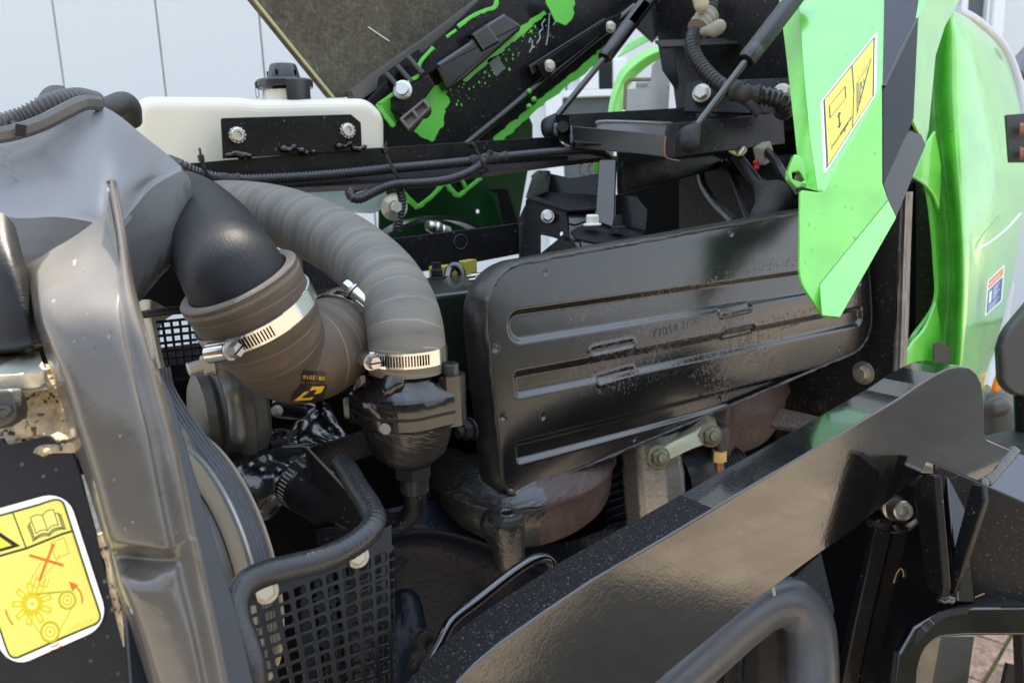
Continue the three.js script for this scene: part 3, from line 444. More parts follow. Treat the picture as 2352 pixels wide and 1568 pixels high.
// castings: smooth union of tapered capsules, meshed by surface nets
function casting(bones, cell, { k = .012, cuts = [], squash = null } = {}) {
  const lo = V3(9, 9, 9), hi = V3(-9, -9, -9); for (const b of bones) for (const [p, r] of [[b[0], b[2]], [b[1], b[3] ?? b[2]]]) { lo.min(p.clone().addScalar(-r - .012)); hi.max(p.clone().addScalar(r + .012)); }
  const n = ['x', 'y', 'z'].map(a => Math.ceil((hi[a] - lo[a]) / cell) + 1), F = new Float32Array(n[0] * n[1] * n[2]), id = (i, j, l) => (l * n[1] + j) * n[0] + i;
  const cap = (p, b) => { const pa = p.clone().sub(b[0]), ba = b[1].clone().sub(b[0]); const L = ba.lengthSq(), t = L < 1e-12 ? 0 : clamp(pa.dot(ba) / L); return pa.addScaledVector(ba, -t).length() - mixf(b[2], b[3] ?? b[2], t); };
  for (let l = 0; l < n[2]; l++) for (let j = 0; j < n[1]; j++) for (let i = 0; i < n[0]; i++) {
    const p = V3(lo.x + i * cell, lo.y + j * cell, lo.z + l * cell); let d = 9;
    for (const b of bones) { const e = cap(p, b), h = clamp(.5 + .5 * (e - d) / k); d = mixf(e, d, h) - k * h * (1 - h); }
    for (const c of cuts) d = Math.max(d, -cap(p, c)); F[id(i, j, l)] = d;
  }
  const vid = new Int32Array(F.length).fill(-1), pos = [], uv = [], idx = [];
  const E8 = [[0, 1], [2, 3], [4, 5], [6, 7], [0, 2], [1, 3], [4, 6], [5, 7], [0, 4], [1, 5], [2, 6], [3, 7]];
  for (let l = 0; l < n[2] - 1; l++) for (let j = 0; j < n[1] - 1; j++) for (let i = 0; i < n[0] - 1; i++) {
    const v = [], P = []; for (let q = 0; q < 8; q++) { P.push([q & 1, q >> 1 & 1, q >> 2]); v.push(F[id(i + (q & 1), j + (q >> 1 & 1), l + (q >> 2))]); }
    let c = [0, 0, 0], m = 0; for (const [a, b] of E8) if ((v[a] < 0) !== (v[b] < 0)) { const t = v[a] / (v[a] - v[b]); for (let q = 0; q < 3; q++) c[q] += mixf(P[a][q], P[b][q], t); m++; }
    if (!m) continue; vid[id(i, j, l)] = pos.length / 3; const x = lo.x + (i + c[0] / m) * cell, y = lo.y + (j + c[1] / m) * cell, z = lo.z + (l + c[2] / m) * cell; pos.push(x, y, z); uv.push(x + z * .7, y + z * .3);
  }
  for (let l = 1; l < n[2] - 1; l++) for (let j = 1; j < n[1] - 1; j++) for (let i = 1; i < n[0] - 1; i++) {
    const s0 = F[id(i, j, l)] < 0;
    for (const [a, [d1, d2]] of [[[1, 0, 0], [[0, 1, 0], [0, 0, 1]]], [[0, 1, 0], [[0, 0, 1], [1, 0, 0]]], [[0, 0, 1], [[1, 0, 0], [0, 1, 0]]]]) {
      const s1 = F[id(i + a[0], j + a[1], l + a[2])] < 0; if (s0 === s1) continue;
      const q = (e, f) => vid[id(i - d1[0] * e - d2[0] * f, j - d1[1] * e - d2[1] * f, l - d1[2] * e - d2[2] * f)];
      const A = q(0, 0), B = q(1, 0), C = q(1, 1), D = q(0, 1); if (Math.min(A, B, C, D) < 0) continue;
      s0 ? idx.push(A, B, C, A, C, D) : idx.push(A, C, B, A, D, C);
    }
  }
  return geo(pos, uv, idx);
}
const OUT = M.steel;

// ================================================================ HOSES AND CLAMPS
const hoseLow = [V(534, 622, .590), V(547, 645, .592), V(588, 717, .605), V(620, 768, .617), V(646, 802, .631), V(668, 824, .645)];
const hoseLow2 = [V(636, 802, .648), V(680, 820, .646), V(722, 812, .652), V(758, 790, .668), V(786, 768, .686), V(806, 752, .702)];
{
  const t = thing('intake_elbow_hose', 'wide brown ribbed rubber elbow hose with yellow stamp on the left', 'hose');
  const radF = u => .0462 - .0012 * sstep(.05, .2, u) - .0066 * sstep(.35, .85, u) - .03 * Math.pow(Math.max(0, (u - .84) / .16), 2.2);
  const g = sweep(hoseLow.slice(1), radF, { radial: 56, n: 90, cap: false });
  part('hose_body', g, M.hoseBrown, t); const rad2 = u => mixf(.0383, .0375, u); part('hose_outlet', sweep(hoseLow2, rad2, { radial: 56, n: 70 }), M.hoseBrown, t);
  const c = new THREE.CatmullRomCurve3(hoseLow.slice(1), false, 'centripetal'), T = c.getTangentAt(0);
  part("hose_lip", place([lathe([[.0376, -.012], [.0378, -.001], [.0388, .0012], [.0446, .0014], [.0460, 0], [.0464, -.006]], 56)], hoseLow[1], T.clone().negate()), phys([.14, .12, .1], .55, { bumpMap: grain, bumpScale: .0002 }), t);
  // printed stamp, upside down as on the hose
  const mk = (txt) => canvasTex(512, 256, (g, w, h) => { g.fillStyle = '#1d1916'; g.fillRect(0, 0, w, h); g.fillStyle = '#c9a012'; if (txt) { g.save(); g.translate(w, h); g.rotate(Math.PI); g.font = 'bold 118px monospace'; g.fillText('08:2016', 8, 150); g.restore(); } else { g.translate(0, 0); g.beginPath(); g.moveTo(240, 30); g.lineTo(470, 20); g.lineTo(440, 110); g.lineTo(330, 140); g.lineTo(350, 70); g.lineTo(230, 90); g.closePath(); g.fill(); g.beginPath(); g.moveTo(150, 110); g.lineTo(230, 100); g.lineTo(150, 190); g.lineTo(210, 200); g.lineTo(340, 170); g.lineTo(330, 215); g.lineTo(60, 246); g.closePath(); g.fill(); } g.fillStyle = '#1d1916'; for (let i = 0; i < 260; i++) g.fillRect(rnd() * w, rnd() * h, 2 + rnd() * 9, 2 + rnd() * 4); });
  const stick = (quad, d, m, lbl) => { // thin print laid on the curved hose
    const rows = []; const N = 9; for (let j = 0; j < N; j++) { const r = []; for (let i = 0; i < N; i++) { const u = i / (N - 1), v = j / (N - 1); const x = mixf(mixf(quad[0][0], quad[1][0], u), mixf(quad[3][0], quad[2][0], u), v), y = mixf(mixf(quad[0][1], quad[1][1], u), mixf(quad[3][1], quad[2][1], u), v); r.push(surf(x, y)); } rows.push(r); }
    const pos = [], uv = [], idx = []; rows.forEach((r, j) => r.forEach((p, i) => { pos.push(p.x, p.y, p.z); uv.push(i / (N - 1), 1 - j / (N - 1)); if (i && j) { const a = (j - 1) * N + i - 1; idx.push(a, a + N, a + 1, a + 1, a + N, a + N + 1); } })); part('stamp', geo(pos, uv, idx), m, t, lbl); };
  const cB = new THREE.CatmullRomCurve3(hoseLow2, false, 'centripetal'); const samples = [...Array(80)].map((_, i) => c.getPointAt(i / 79)).concat([...Array(80)].map((_, i) => cB.getPointAt(i / 79))), rs = [...Array(80)].map((_, i) => radF(i / 79)).concat([...Array(80)].map((_, i) => rad2(i / 79)));
  const surf = (x, y) => { const r = ray(x, y).normalize(); let s = .4; for (let k = 0; k < 120; k++) { const p = EYE.clone().addScaledVector(r, s); let d = 9; for (let i = 0; i < 160; i++) d = Math.min(d, p.distanceTo(samples[i]) - rs[i]); if (d < .0009) return p; s += d - .0006; } return EYE.clone().addScaledVector(r, s); };
  stick([[697, 851], [748, 855], [746, 880], [692, 876]], 0, phys(1, .5, { map: mk(true) }), 'yellow upside-down date stamp');
  stick([[690, 882], [752, 884], [740, 926], [664, 922]], 0, phys(1, .5, { map: mk(false) }), 'torn yellow mark');
}
const hoseUp = [V(455, 478, 1.0), V(520, 476, .965), V(590, 484, .90), V(660, 502, .84), V(745, 538, .785), V(830, 594, .735), V(893, 662, .692), V(925, 735, .667), V(934, 795, .66), V(936, 850, .664)];
{
  const t = thing('turbo_hose', 'large dusty grey wrapped rubber hose arching over the middle', 'hose');
  part('hose_body', sweep(hoseUp, .0322, { radial: 48, n: 110 }), M.hose, t);
}
function hoseClamp(name, label, c, axis, r, w, sdir, flip, { slots = 16, arc = 1.25, squareSlots = false, screwLen = .017, span = Math.PI * 2 } = {}) {
  const t = thing(name, label, 'hose clamp', 'worm-drive hose clamps');
  axis = axis.clone().normalize(); sdir = sdir.clone().addScaledVector(axis, -sdir.dot(axis)).normalize(); const tan = new THREE.Vector3().crossVectors(axis, sdir).multiplyScalar(flip ? -1 : 1);
  const lay = g => along(g, c, axis, new THREE.Vector3().crossVectors(axis, sdir));   // local x -> sdir-ish
  const M4 = new THREE.Matrix4().makeBasis(tan, axis, sdir).setPosition(c), put = g => { g = g.clone(); g.applyMatrix4(M4); if (M4.determinant() < 0) { const i = clean(g); for (const k of ['position', 'normal', 'uv']) { const a = i.attributes[k], s = a.itemSize; for (let f = 0; f < a.count; f += 3) for (let q = 0; q < s; q++) { const x = a.array[f * s + q]; a.array[f * s + q] = a.array[(f + 1) * s + q]; a.array[(f + 1) * s + q] = x; } } return i; } return g; };
  const ring = (ra, rb, ww, a0, da, seg) => new THREE.LatheGeometry([[ra, -ww / 2], [rb, -ww / 2 + .0004], [rb + .0002, 0], [rb, ww / 2 - .0004], [ra, ww / 2]].map(p => new THREE.Vector2(...p)), seg, a0, da);
  part('band', put(toCreasedNormals(ring(r - .0006, r + .0007, w, 0, Math.PI * 2, 64), .9)), M.bright, t);
  part('tail', put(toCreasedNormals(ring(r + .0007, r + .0016, w * .98, .12, arc, 30), .9)), M.bright, t);
  const sl = []; for (let i = 0; i < slots; i++) { const a = .3 + (arc - .4) * i / slots; const b = new THREE.BoxGeometry(.0011, w * .62, .0006); b.translate(0, 0, r + .0018); b.rotateY(a); sl.push(b); }
  part('slot', put(mergeGeometries(sl.map(clean))), M.deep, t).userData.kind = 'stuff';
  const hs = new THREE.CylinderGeometry(.0062, .0062, screwLen, 24, 1, false); hs.rotateZ(Math.PI / 2); hs.scale(1, 1.06, .95); hs.translate(-.003, 0, r + .0058);
  const cheeks = boxW(-.012, .006, -w / 2 - .0008, w / 2 + .0008, r + .0004, r + .0052, .002, .0006);
  part('screw_housing', [put(hs), put(cheeks)], M.bright, t);
  const col = lathe([[0, 0], [.0048, 0], [.0066, .0012], [.0068, .0028], [.0048, .0036], [.0048, .0046], [0, .0046]], 24); const hd = toCreasedNormals(cyl(.0052, .0056, .0058, 6, .0046), .3); const bar = new THREE.BoxGeometry(.0012, .0008, .0112); bar.translate(0, .0103, 0);
  const M5 = new THREE.Matrix4().makeBasis(V3(0, 1, 0), V3(1, 0, 0), V3(0, 0, -1)).setPosition(screwLen / 2 - .003, 0, r + .0058); const scr = [col, hd].map(g => { g.applyMatrix4(M5); return put(g); }); bar.applyMatrix4(M5);
  part('screw', scr, M.steel, t); part('screw_slot', put(bar), M.deep, t);
  return t;
}
const toEye = p => EYE.clone().sub(p).normalize();
{
  const c = V(588, 717, .605), ax = V(620, 768, .617).sub(V(547, 645, .592)); hoseClamp('hose_clamp', 'steel worm-drive clamp round the brown elbow hose below its open lip', c, ax, .0458, .0135, RI.clone().multiplyScalar(-.35).addScaledVector(UPV, -.5).addScaledVector(toEye(c), .62), true, { slots: 11, arc: .95 });
  const c2 = V(935, 812, .661); hoseClamp('hose_clamp', 'shiny slotted clamp at the lower end of the arching grey hose', c2, V(934, 790, .66).sub(V(937, 850, .664)), .0327, .0136, RI.clone().multiplyScalar(-.82).addScaledVector(toEye(c2), .62), false, { slots: 19, arc: 1.7 });
  const c3 = V(780, 773, .682), a3 = V(806, 752, .702).sub(V(758, 790, .668)); hoseClamp('hose_clamp', 'clamp with long upright screw between the brown and grey hoses', c3, a3, .0385, .0125, RI.clone().multiplyScalar(.1).addScaledVector(UPV, .28).addScaledVector(toEye(c3), .75), true, { slots: 8, arc: .8, screwLen: .03 });
}

// ================================================================ VALVE HOUSING UNDER THE HOSE
{
  const t = thing('valve_housing', 'black cast two-part valve housing beneath the clamped grey hose end', 'valve housing');
  const O = V(930, 862, .664), h0 = O.y, A = RI0.clone(), B = V3(A.z, 0, -A.x).multiplyScalar(-1); if (B.dot(toEye(O)) < 0) B.negate();
  const A2 = A.clone().multiplyScalar(.96).addScaledVector(B, .18).normalize(), B2 = B.clone().addScaledVector(A, -.18).normalize();
  const at = (a, y, b) => O.clone().addScaledVector(A2, a).addScaledVector(B2, b).setY(h0 + y);
  const plan = (s, y, ds = 0) => smoothRing([[.049, .006], [.049, -.007], [.036, -.018], [.02, -.03], [0, -.034], [-.02, -.03], [-.036, -.018], [-.048, -.007], [-.048, .006], [-.038, .018], [-.024, .033], [-.004, .04], [.018, .037], [.036, .02]].map(([a, b]) => at(a * s, y, b * s)), 56);
  const circle = (r, y) => { const p = plan(1, y); return p.map((q, i) => { const a = q.clone().sub(at(0, y, 0)); return at(0, y, 0).addScaledVector(a.normalize(), r); }); };
  part('cover', loft([plan(1, -.026), plan(1.01, -.014), plan(.985, -.0115), plan(.80, -.006), circle(.0285, -.001), circle(.0255, .003), circle(.0248, .02)], { crease: .75 }), M.wet, t);
  part('gasket', loft([plan(1.004, -.0283), plan(1.004, -.0262)]), M.rusty, t, 'thin rusty gasket line');
  part('body_flange', loft([plan(.93, -.040), plan(1.0, -.037), plan(1.0, -.0285)], { crease: .6 }), M.wet, t);
  part('bowl', loft([circle(.011, -.078), circle(.02, -.0755), circle(.031, -.066), circle(.0365, -.050), circle(.039, -.036)], { crease: 1.2 }), M.castGloss, t);
  for (const [a, b, i] of [[-.039, -.001, 0], [.039, .001, 1]]) {
    const l = part('lug', loft([0, 1].map(k => [...Array(20)].map((_, q) => at(a + Math.cos(q * .31416) * .0125, k ? .002 : -.040, b + Math.sin(q * .31416) * .0125))), { crease: .6 }), M.wet, t);
    part('socket_bolt', place(socketHead(.0075, .009), at(a, .002, b), AY), M.wet, l);
  }
  part('weld_lump', casting([[at(-.004, .004, .026), at(-.005, -.004, .03), .006, .007], [at(.004, .006, .026), at(.004, .0, .029), .005]], .0022, { k: .004 }), M.wet, t);
  part('pipe_nut', [...place([toCreasedNormals(cyl(.0165, .0165, .010, 6), .3), cyl(.0125, .0125, .016, 24, -.014)], at(.002, -.088, 0), AY)], M.castGloss, t);
  part('outlet_pipe', sweep([at(.002, -.088, 0), at(.002, -.104, 0), at(.001, -.118, 0), at(-.009, -.131, -.001), at(-.03, -.135, -.004), at(-.06, -.136, -.01)], .0098, { radial: 22, n: 40 }), M.black, t);
  part('side_bolt', place(hexHead(.0095, .007, 1.3), at(-.052, -.032, -.012), A2.clone().negate().addScaledVector(B2, .4)), M.zinc, t);
  part('plate_plug', place([lathe([[0, 0], [.0048, 0], [.0045, .001], [0, .0014]], 20)], at(-.006, -.034, .0395), B2), phys(.2, .5), t);
}

// ================================================================ ALTERNATOR, PULLEY, BELT, CASTINGS
{
  const t = thing('alternator', 'dusty grey aluminium alternator housing below the brown hose', 'alternator');
  const C = V(462, 955, .715); const L = (p, mat, nm) => part(nm, place([lathe(p, 40)], C, AX), mat, t);
  L([[0, .008], [.034, .008], [.042, .012], [.045, .02], [.054, .023], [.056, .026], [.056, .033], [.050, .036], [.048, .046], [.036, .052], [0, .052]], M.alu, 'housing');
  L([[0, -.006], [.03, -.006], [.038, -.002], [.040, .006], [.036, .012], [0, .012]], phys([.12, .115, .105], .5, { metalness: .5 }), 'fan_disc');
  part('bracket_arm', casting([[V(512, 818, .675), V(536, 900, .668), .0095, .0065], [V(536, 900, .668), V(550, 1000, .67), .0065, .0075], [V(500, 828, .672), V(524, 816, .68), .0125]], .0026, { k: .005 }), M.alu, t);
  part('adjuster_bolt', [...place([thread(.0058, .016)], V(476, 836, .66), V(445, 845, .655).sub(V(476, 836, .66))), ...place(hexHead(.009, .007, 1.05), V(488, 834, .664), V(445, 845, .655).sub(V(476, 836, .66)))], M.zinc, t);
}
const pulC = V(470, 1290, .665), PAX = V3(Math.cos(.23), 0, -Math.sin(.23)), PK = 1.1;
{
  const t = thing('fan_pulley', 'spoked grey fan pulley with beige rims beside the moulded post', 'pulley'); const f = (p, nm, m) => part(nm, place([lathe(p.map(q => [q[0] * PK, q[1] * .55]), 72)], pulC, PAX), m, t);
  f([[0, -.047], [.066, -.047], [.074, -.0455], [.076, -.042], [.076, -.026], [.02, -.02]], 'front_plate', phys([.2, .2, .195], .32, { metalness: .4 }));
  f([[.02, -.02], [.088, -.02], [.094, -.019], [.096, -.016], [.096, -.008], [.093, -.0075], [.093, .009], [.02, .009]], 'rim', phys([.38, .38, .36], .38, { metalness: .3 }));
  f([[.02, .0095], [.097, .0095], [.1005, .0105], [.1015, .013], [.097, .016], [.02, .016]], 'back_flange', phys([.3, .28, .22], .5));
  f([[.078, -.0262], [.096, -.0255], [.098, -.023], [.096, -.0202], [.078, -.0198]], 'front_flange', phys([.17, .16, .135], .45));
  f([[.02, -.085], [.03, -.085], [.034, -.08], [.034, -.05], [.02, -.048]], 'hub', phys([.3, .3, .3], .3, { metalness: .5 }));
  const b = thing('drive_belt', 'ribbed rubber drive belt running over the grey fan pulley', 'belt'); const bx = pulC.clone().addScaledVector(PAX, -.0006);
  const pl = frame(bx, PAX.clone().negate(), V3(0, 0, 1)); const tp = pl.to2(pl.hit(382, 893)); const R = .0950 * PK, d = tp.length(), al = Math.atan2(tp.y, tp.x), th = Math.acos(R / d); const side = pl.to2(pl.hit(510, 1000)); let a0 = al + th, a1 = al - th; const pick = [a0, a1].map(a => new THREE.Vector2(Math.cos(a) * R, Math.sin(a) * R)).map(q => q.distanceTo(side)); const s = pick[0] < pick[1] ? a0 : a1, sg = pick[0] < pick[1] ? 1 : -1;
  const pts = [pl.at(tp.x * 1.12, tp.y * 1.12), pl.at(tp.x, tp.y)]; for (let i = 0; i <= 40; i++) { const a = s + sg * i / 40 * 3.6; pts.push(pl.at(Math.cos(a) * R, Math.sin(a) * R)); }
  const prof = []; for (let i = 0; i <= 8; i++) prof.push([.003 - (i % 2) * .0014, -.0056 + i * .0014]); prof.push([-.001, .0056], [-.001, -.0056]);
  part('belt_body', sweep(pts, 0, { prof, n: 160, cap: true, upHint: V3(0, 1, .1) }), phys([.12, .125, .14], .35, { bumpMap: grain, bumpScale: .0002 }), b);
}
{
  const t = thing('pump_casting', 'glossy black painted pump casting with a bored round boss', 'casting');
  const b = V(642, 1040, .735), bu = V3(0, 1, 0).addScaledVector(toEye(b), .22).normalize(), bp = d => b.clone().addScaledVector(bu, d);
  part('casting_body', casting([
    [bp(.004), bp(-.03), .0142, .019], [V(626, 1062, .735), V(566, 1112, .705), .019, .027], [V(566, 1100, .71), V(592, 1140, .705), .026, .024], [V(655, 1062, .722), V(716, 1062, .716), .017, .018], [V(690, 1085, .715), V(742, 1092, .715), .014, .013], [V(640, 1110, .70), V(668, 1128, .70), .017, .012],
    [V(664, 1030, .755), V(702, 990, .77), .011, .012], [V(702, 990, .77), V(742, 962, .78), .012, .011], [V(742, 962, .78), V(786, 1004, .775), .010, .006], [V(650, 934, .80), V(738, 948, .795), .015, .012], [V(700, 1010, .765), V(752, 1030, .765), .011, .012], [V(560, 1056, .735), V(618, 1020, .735), .0045, .006]], .003, { k: .008, cuts: [[bp(.06), bp(-.02), .0066]] }), M.pumpBlack, t);
  part('boss_ring', place([lathe([[.0066, -.004], [.0068, .0004], [.0078, .0020], [.0094, .0022], [.0100, .0008], [.0138, .0004], [.0144, -.004]], 36)], bp(.0178), bu), M.pumpBlack, t);
  part('bleed_bolt', place(hexHead(.0048, .005), V(636, 944, .772), toEye(V(630, 950, .77)).add(V3(-.5, .2, 0))), M.zinc, t);
  const h = thing('water_hose', 'short black rubber hose with clamp under the pump casting', 'hose');
  part('hose_body', sweep([V(684, 1104, .70), V(718, 1128, .69), V(758, 1154, .69), V(800, 1168, .72)], u => mixf(.0225, .021, u) + .0012 * Math.exp(-(((u - .25) / .05) ** 2)), { radial: 30, n: 30 }), M.dull, h);
  part('clamp_band', place([new THREE.LatheGeometry([[.0225, -.007], [.0236, -.0066], [.0236, .0066], [.0225, .007]].map(p => new THREE.Vector2(...p)), 40)], V(694, 1112, .697), V(718, 1128, .69).sub(V(684, 1104, .70))), M.wet, h);
  const sl = []; for (let i = 0; i < 9; i++) { const x = new THREE.BoxGeometry(.0009, .008, .0006); x.translate(0, 0, .0238); x.rotateY(-2.5 + i * .15); sl.push(clean(x)); } part('clamp_slot', place([mergeGeometries(sl)], V(694, 1112, .697), V(718, 1128, .69).sub(V(684, 1104, .70))), M.zinc, h).userData.kind = 'stuff';
  const c = thing('bent_bracket', 'black bent steel strap bracket with worn edge under the valve housing', 'bracket');
  part('front_arm', plate([[705, 1031, 4], [842, 1176], [842, 1236], [812, 1210], [712, 1099, 6]], P3([705, 1032, .655], [842, 1180, .605], [712, 1098, .655]), .0032, { bev: .0009 }), M.black, c);
  part('back_arm', plate([[706, 1030], [900, 968], [900, 1030], [815, 1060], [712, 1098]], P3([706, 1030, .657], [900, 968, .765], [712, 1098, .657]), .003, { bev: .0009 }), M.black, c);
  part('bend', sweep([V(706, 1031, .6575), V(712, 1098, .657)], .0022, { radial: 12, n: 4 }), M.black, c);
  part('edge_wear', [sweep([V(707, 1029.5, .6548), V(776, 1103, .6292), V(841, 1175, .6046)], .0008, { radial: 6, n: 24 })], phys([.16, .11, .085], .7), c, 'bare brown worn edge');
  part('hanger', plate([[768, 1200], [800, 1215], [802, 1290], [768, 1290]], PD(780, 1240, .66), .003), M.black, c);
  const e = thing('rubber_edge_hose', 'long ribbed black rubber hose bending around the mesh guard', 'hose');
  const ep = [V(783, 1064, .648), V(796, 1078, .638), V(822, 1122, .615), V(850, 1166, .592), V(860, 1194, .578), V(846, 1222, .566), V(806, 1254, .556), V(742, 1284, .545), V(670, 1302, .533), V(606, 1318, .522), V(565, 1340, .512), V(543, 1380, .503), V(545, 1422, .498), V(562, 1472, .494), V(578, 1530, .49), V(588, 1620, .488)];
  part('hose_body', sweep(ep, (u, s) => (mixf(.0088, .0086, u) + .00012 * Math.sin(s * 6.2832 / .0042) * (u < .55 ? 1 : .3)), { radial: 24, step: .0009 }), M.rubber, e);
  part('hose_end', place([lathe([[0, .0035], [.004, .0034], [.0075, .002], [.0089, 0]], 24)], ep[0], ep[0].clone().sub(ep[1])), M.rubber, e);
  const s2 = thing('corrugated_stub', 'short dark corrugated hose end behind the rubber edge hose', 'hose'); part('hose', sweep([V(752, 1215, .68), V(756, 1250, .675), V(762, 1300, .67)], (u, s) => .0095 + .0008 * Math.sin(s * 6.2832 / .0045), { radial: 20, step: .0008 }), M.dull, s2);
}
{ // perforated guard
  const t = thing('mesh_guard', 'black perforated steel guard with square openings at the bottom', 'guard');
  const pl = P3([568, 1400, .545], [893, 1266, .612], [899, 1568, .588]);
  const q = [[556, 1400], [893, 1264], [901, 1640], [640, 1700]]; const B = (u, v) => [mixf(mixf(q[0][0], q[1][0], u), mixf(q[3][0], q[2][0], u), v), mixf(mixf(q[0][1], q[1][1], u), mixf(q[3][1], q[2][1], u), v)];
  const holes = []; const NC = 9, NR = 12; for (let j = 0; j < NR; j++) for (let i = 0; i < NC; i++) { const u0 = (i + .16) / NC, u1 = (i + .84) / NC, v0 = (j + .02) / NR, v1 = (j + .72) / NR; const h = [B(u0, v0), B(u1, v0), B(u1, v1), B(u0, v1)]; h.r = .0012; holes.push(h); }
  part('perforated_sheet', plate([[540, 1385], [900, 1203], [901, 1268], [894, 1272], [906, 1650], [625, 1720], [545, 1420]], pl, .0026, { bev: .0005, holes, seg: 2, bseg: 1 }), M.guard, t);
  const pl2 = frame(pl.at(0, 0, -.035), pl.n.clone(), pl.u.clone()), h2 = []; for (let j = 0; j < 16; j++) for (let i = 0; i < 7; i++) { const u0 = .42 + (i + .2) * .09, v0 = (j + .1) / 16; const h = [B(u0, v0), B(u0 + .055, v0), B(u0 + .055, v0 + .045), B(u0, v0 + .045)]; h.r = .0008; h2.push(h); }
  part('inner_sheet', plate([[690, 1340], [905, 1250], [912, 1660], [700, 1700]], pl2, .002, { bev: .0004, holes: h2, seg: 1, bseg: 1 }), M.guard, t);
  for (const [x, y] of [[820, 1277], [610, 1357]]) { const p = pl.hit(x, y), d = pl.n.clone().addScaledVector(RI, -.35).normalize(); part('bolt', [...place(hexHead(.0073, .0062, 1.22, .3), p, d)], M.zinc, t); }
}
{
  const t = thing('engine_block', 'blue-black painted engine block below the exhaust manifold', 'engine');
  const g = VG([
    [[800, 1175, 0.816], [890, 1168, 0.816], [1000, 1150, 0.842], [1120, 1190, 0.870], [1260, 1250, 0.907], [1420, 1200, 1.008], [1600, 1100, 1.120]],
    [[800, 1215, 0.801], [890, 1205, 0.801], [1000, 1195, 0.822], [1120, 1235, 0.849], [1260, 1290, 0.896], [1420, 1230, 0.997], [1600, 1130, 1.109]],
    [[800, 1240, 0.798], [890, 1232, 0.798], [1000, 1224, 0.817], [1120, 1256, 0.844], [1260, 1310, 0.896], [1420, 1250, 0.997], [1600, 1160, 1.109]],
    [[800, 1262, 0.816], [890, 1256, 0.816], [1000, 1248, 0.838], [1120, 1284, 0.870], [1260, 1330, 0.913], [1420, 1280, 1.008], [1600, 1190, 1.120]],
    [[800, 1330, 0.818], [890, 1330, 0.818], [1000, 1330, 0.840], [1120, 1350, 0.877], [1260, 1390, 0.918], [1420, 1350, 1.019], [1600, 1290, 1.120]],
    [[800, 1620, 0.816], [890, 1620, 0.816], [1000, 1620, 0.832], [1120, 1620, 0.870], [1260, 1620, 0.918], [1420, 1620, 1.008], [1600, 1620, 1.120]]]);
  part('block_wall', sheet(g, .012, { nu: 6, nv: 6 }), M.engine, t);
  const P = V(700, 1180, .95); part('block_body', [boxW(.12, 1.35, .55, onZ(1016, 674, -.76).y - .06, -1.0, -.80, .01, .004)], M.deep, t);
  const a = onZ(1016, 674, -.735), bk = onY(1016, 633, a.y);
  part('rocker_cover', boxW(a.x - .10, a.x + .62, a.y - .11, a.y, bk.z, -.735, .006, .005), phys([.009, .013, .011], .34, { bumpMap: lumpy, bumpScale: .0003, clearcoat: .3, map: null }), t);
  part('cover_bolt', place([hexHead(.008, .01), cyl(.006, .006, .02)].flat(), onY(1004, 640, a.y).add(V3(0, 0, 0)), AY), M.black, t);
  const wp = []; for (let i = 0; i < 14; i++) { const d = new THREE.CircleGeometry(.0015 + rnd() * .004, 9); d.rotateX(-Math.PI / 2); d.scale(1.8, 1, .8); d.rotateY(rnd() * .6); const p = onY(1098 + (rnd() - .5) * 44, 636 + (rnd() - .5) * 14, a.y + .0006 + i * .00003); d.translate(p.x, p.y, p.z); wp.push(d); } part('paint_chip', wp, phys([.7, .74, .7], .5), t).userData.kind = 'stuff';
  part('lower_fitting', casting([[V(930, 1390, .76), V(945, 1480, .74), .016, .018], [V(900, 1470, .74), V(905, 1560, .73), .02, .026], [V(960, 1470, .735), V(1000, 1500, .73), .01, .01]], .004, { k: .008 }), M.engine, t);
  part('drain_bolt', [...place([thread(.006, .018)], V(985, 1478, .715), V(1004, 1496, .69).sub(V(985, 1478, .715))), ...place(hexHead(.01, .006, 1), V(976, 1468, .715), V(1004, 1496, .69).sub(V(985, 1478, .715)))], M.black, t);
  const d = thing('dipstick_tube', 'glossy black bent tube rising in front of the engine block', 'tube');
  part('tube', sweep([V(905, 1615, .62), V(965, 1552, .625), V(1008, 1480, .635), V(1036, 1428, .645), V(1100, 1376, .662), V(1196, 1302, .69), V(1232, 1283, .70), V(1258, 1284, .71), V(1271, 1304, .715), V(1272, 1345, .72)], .0046, { radial: 18, n: 120 }), M.gloss, d);
}

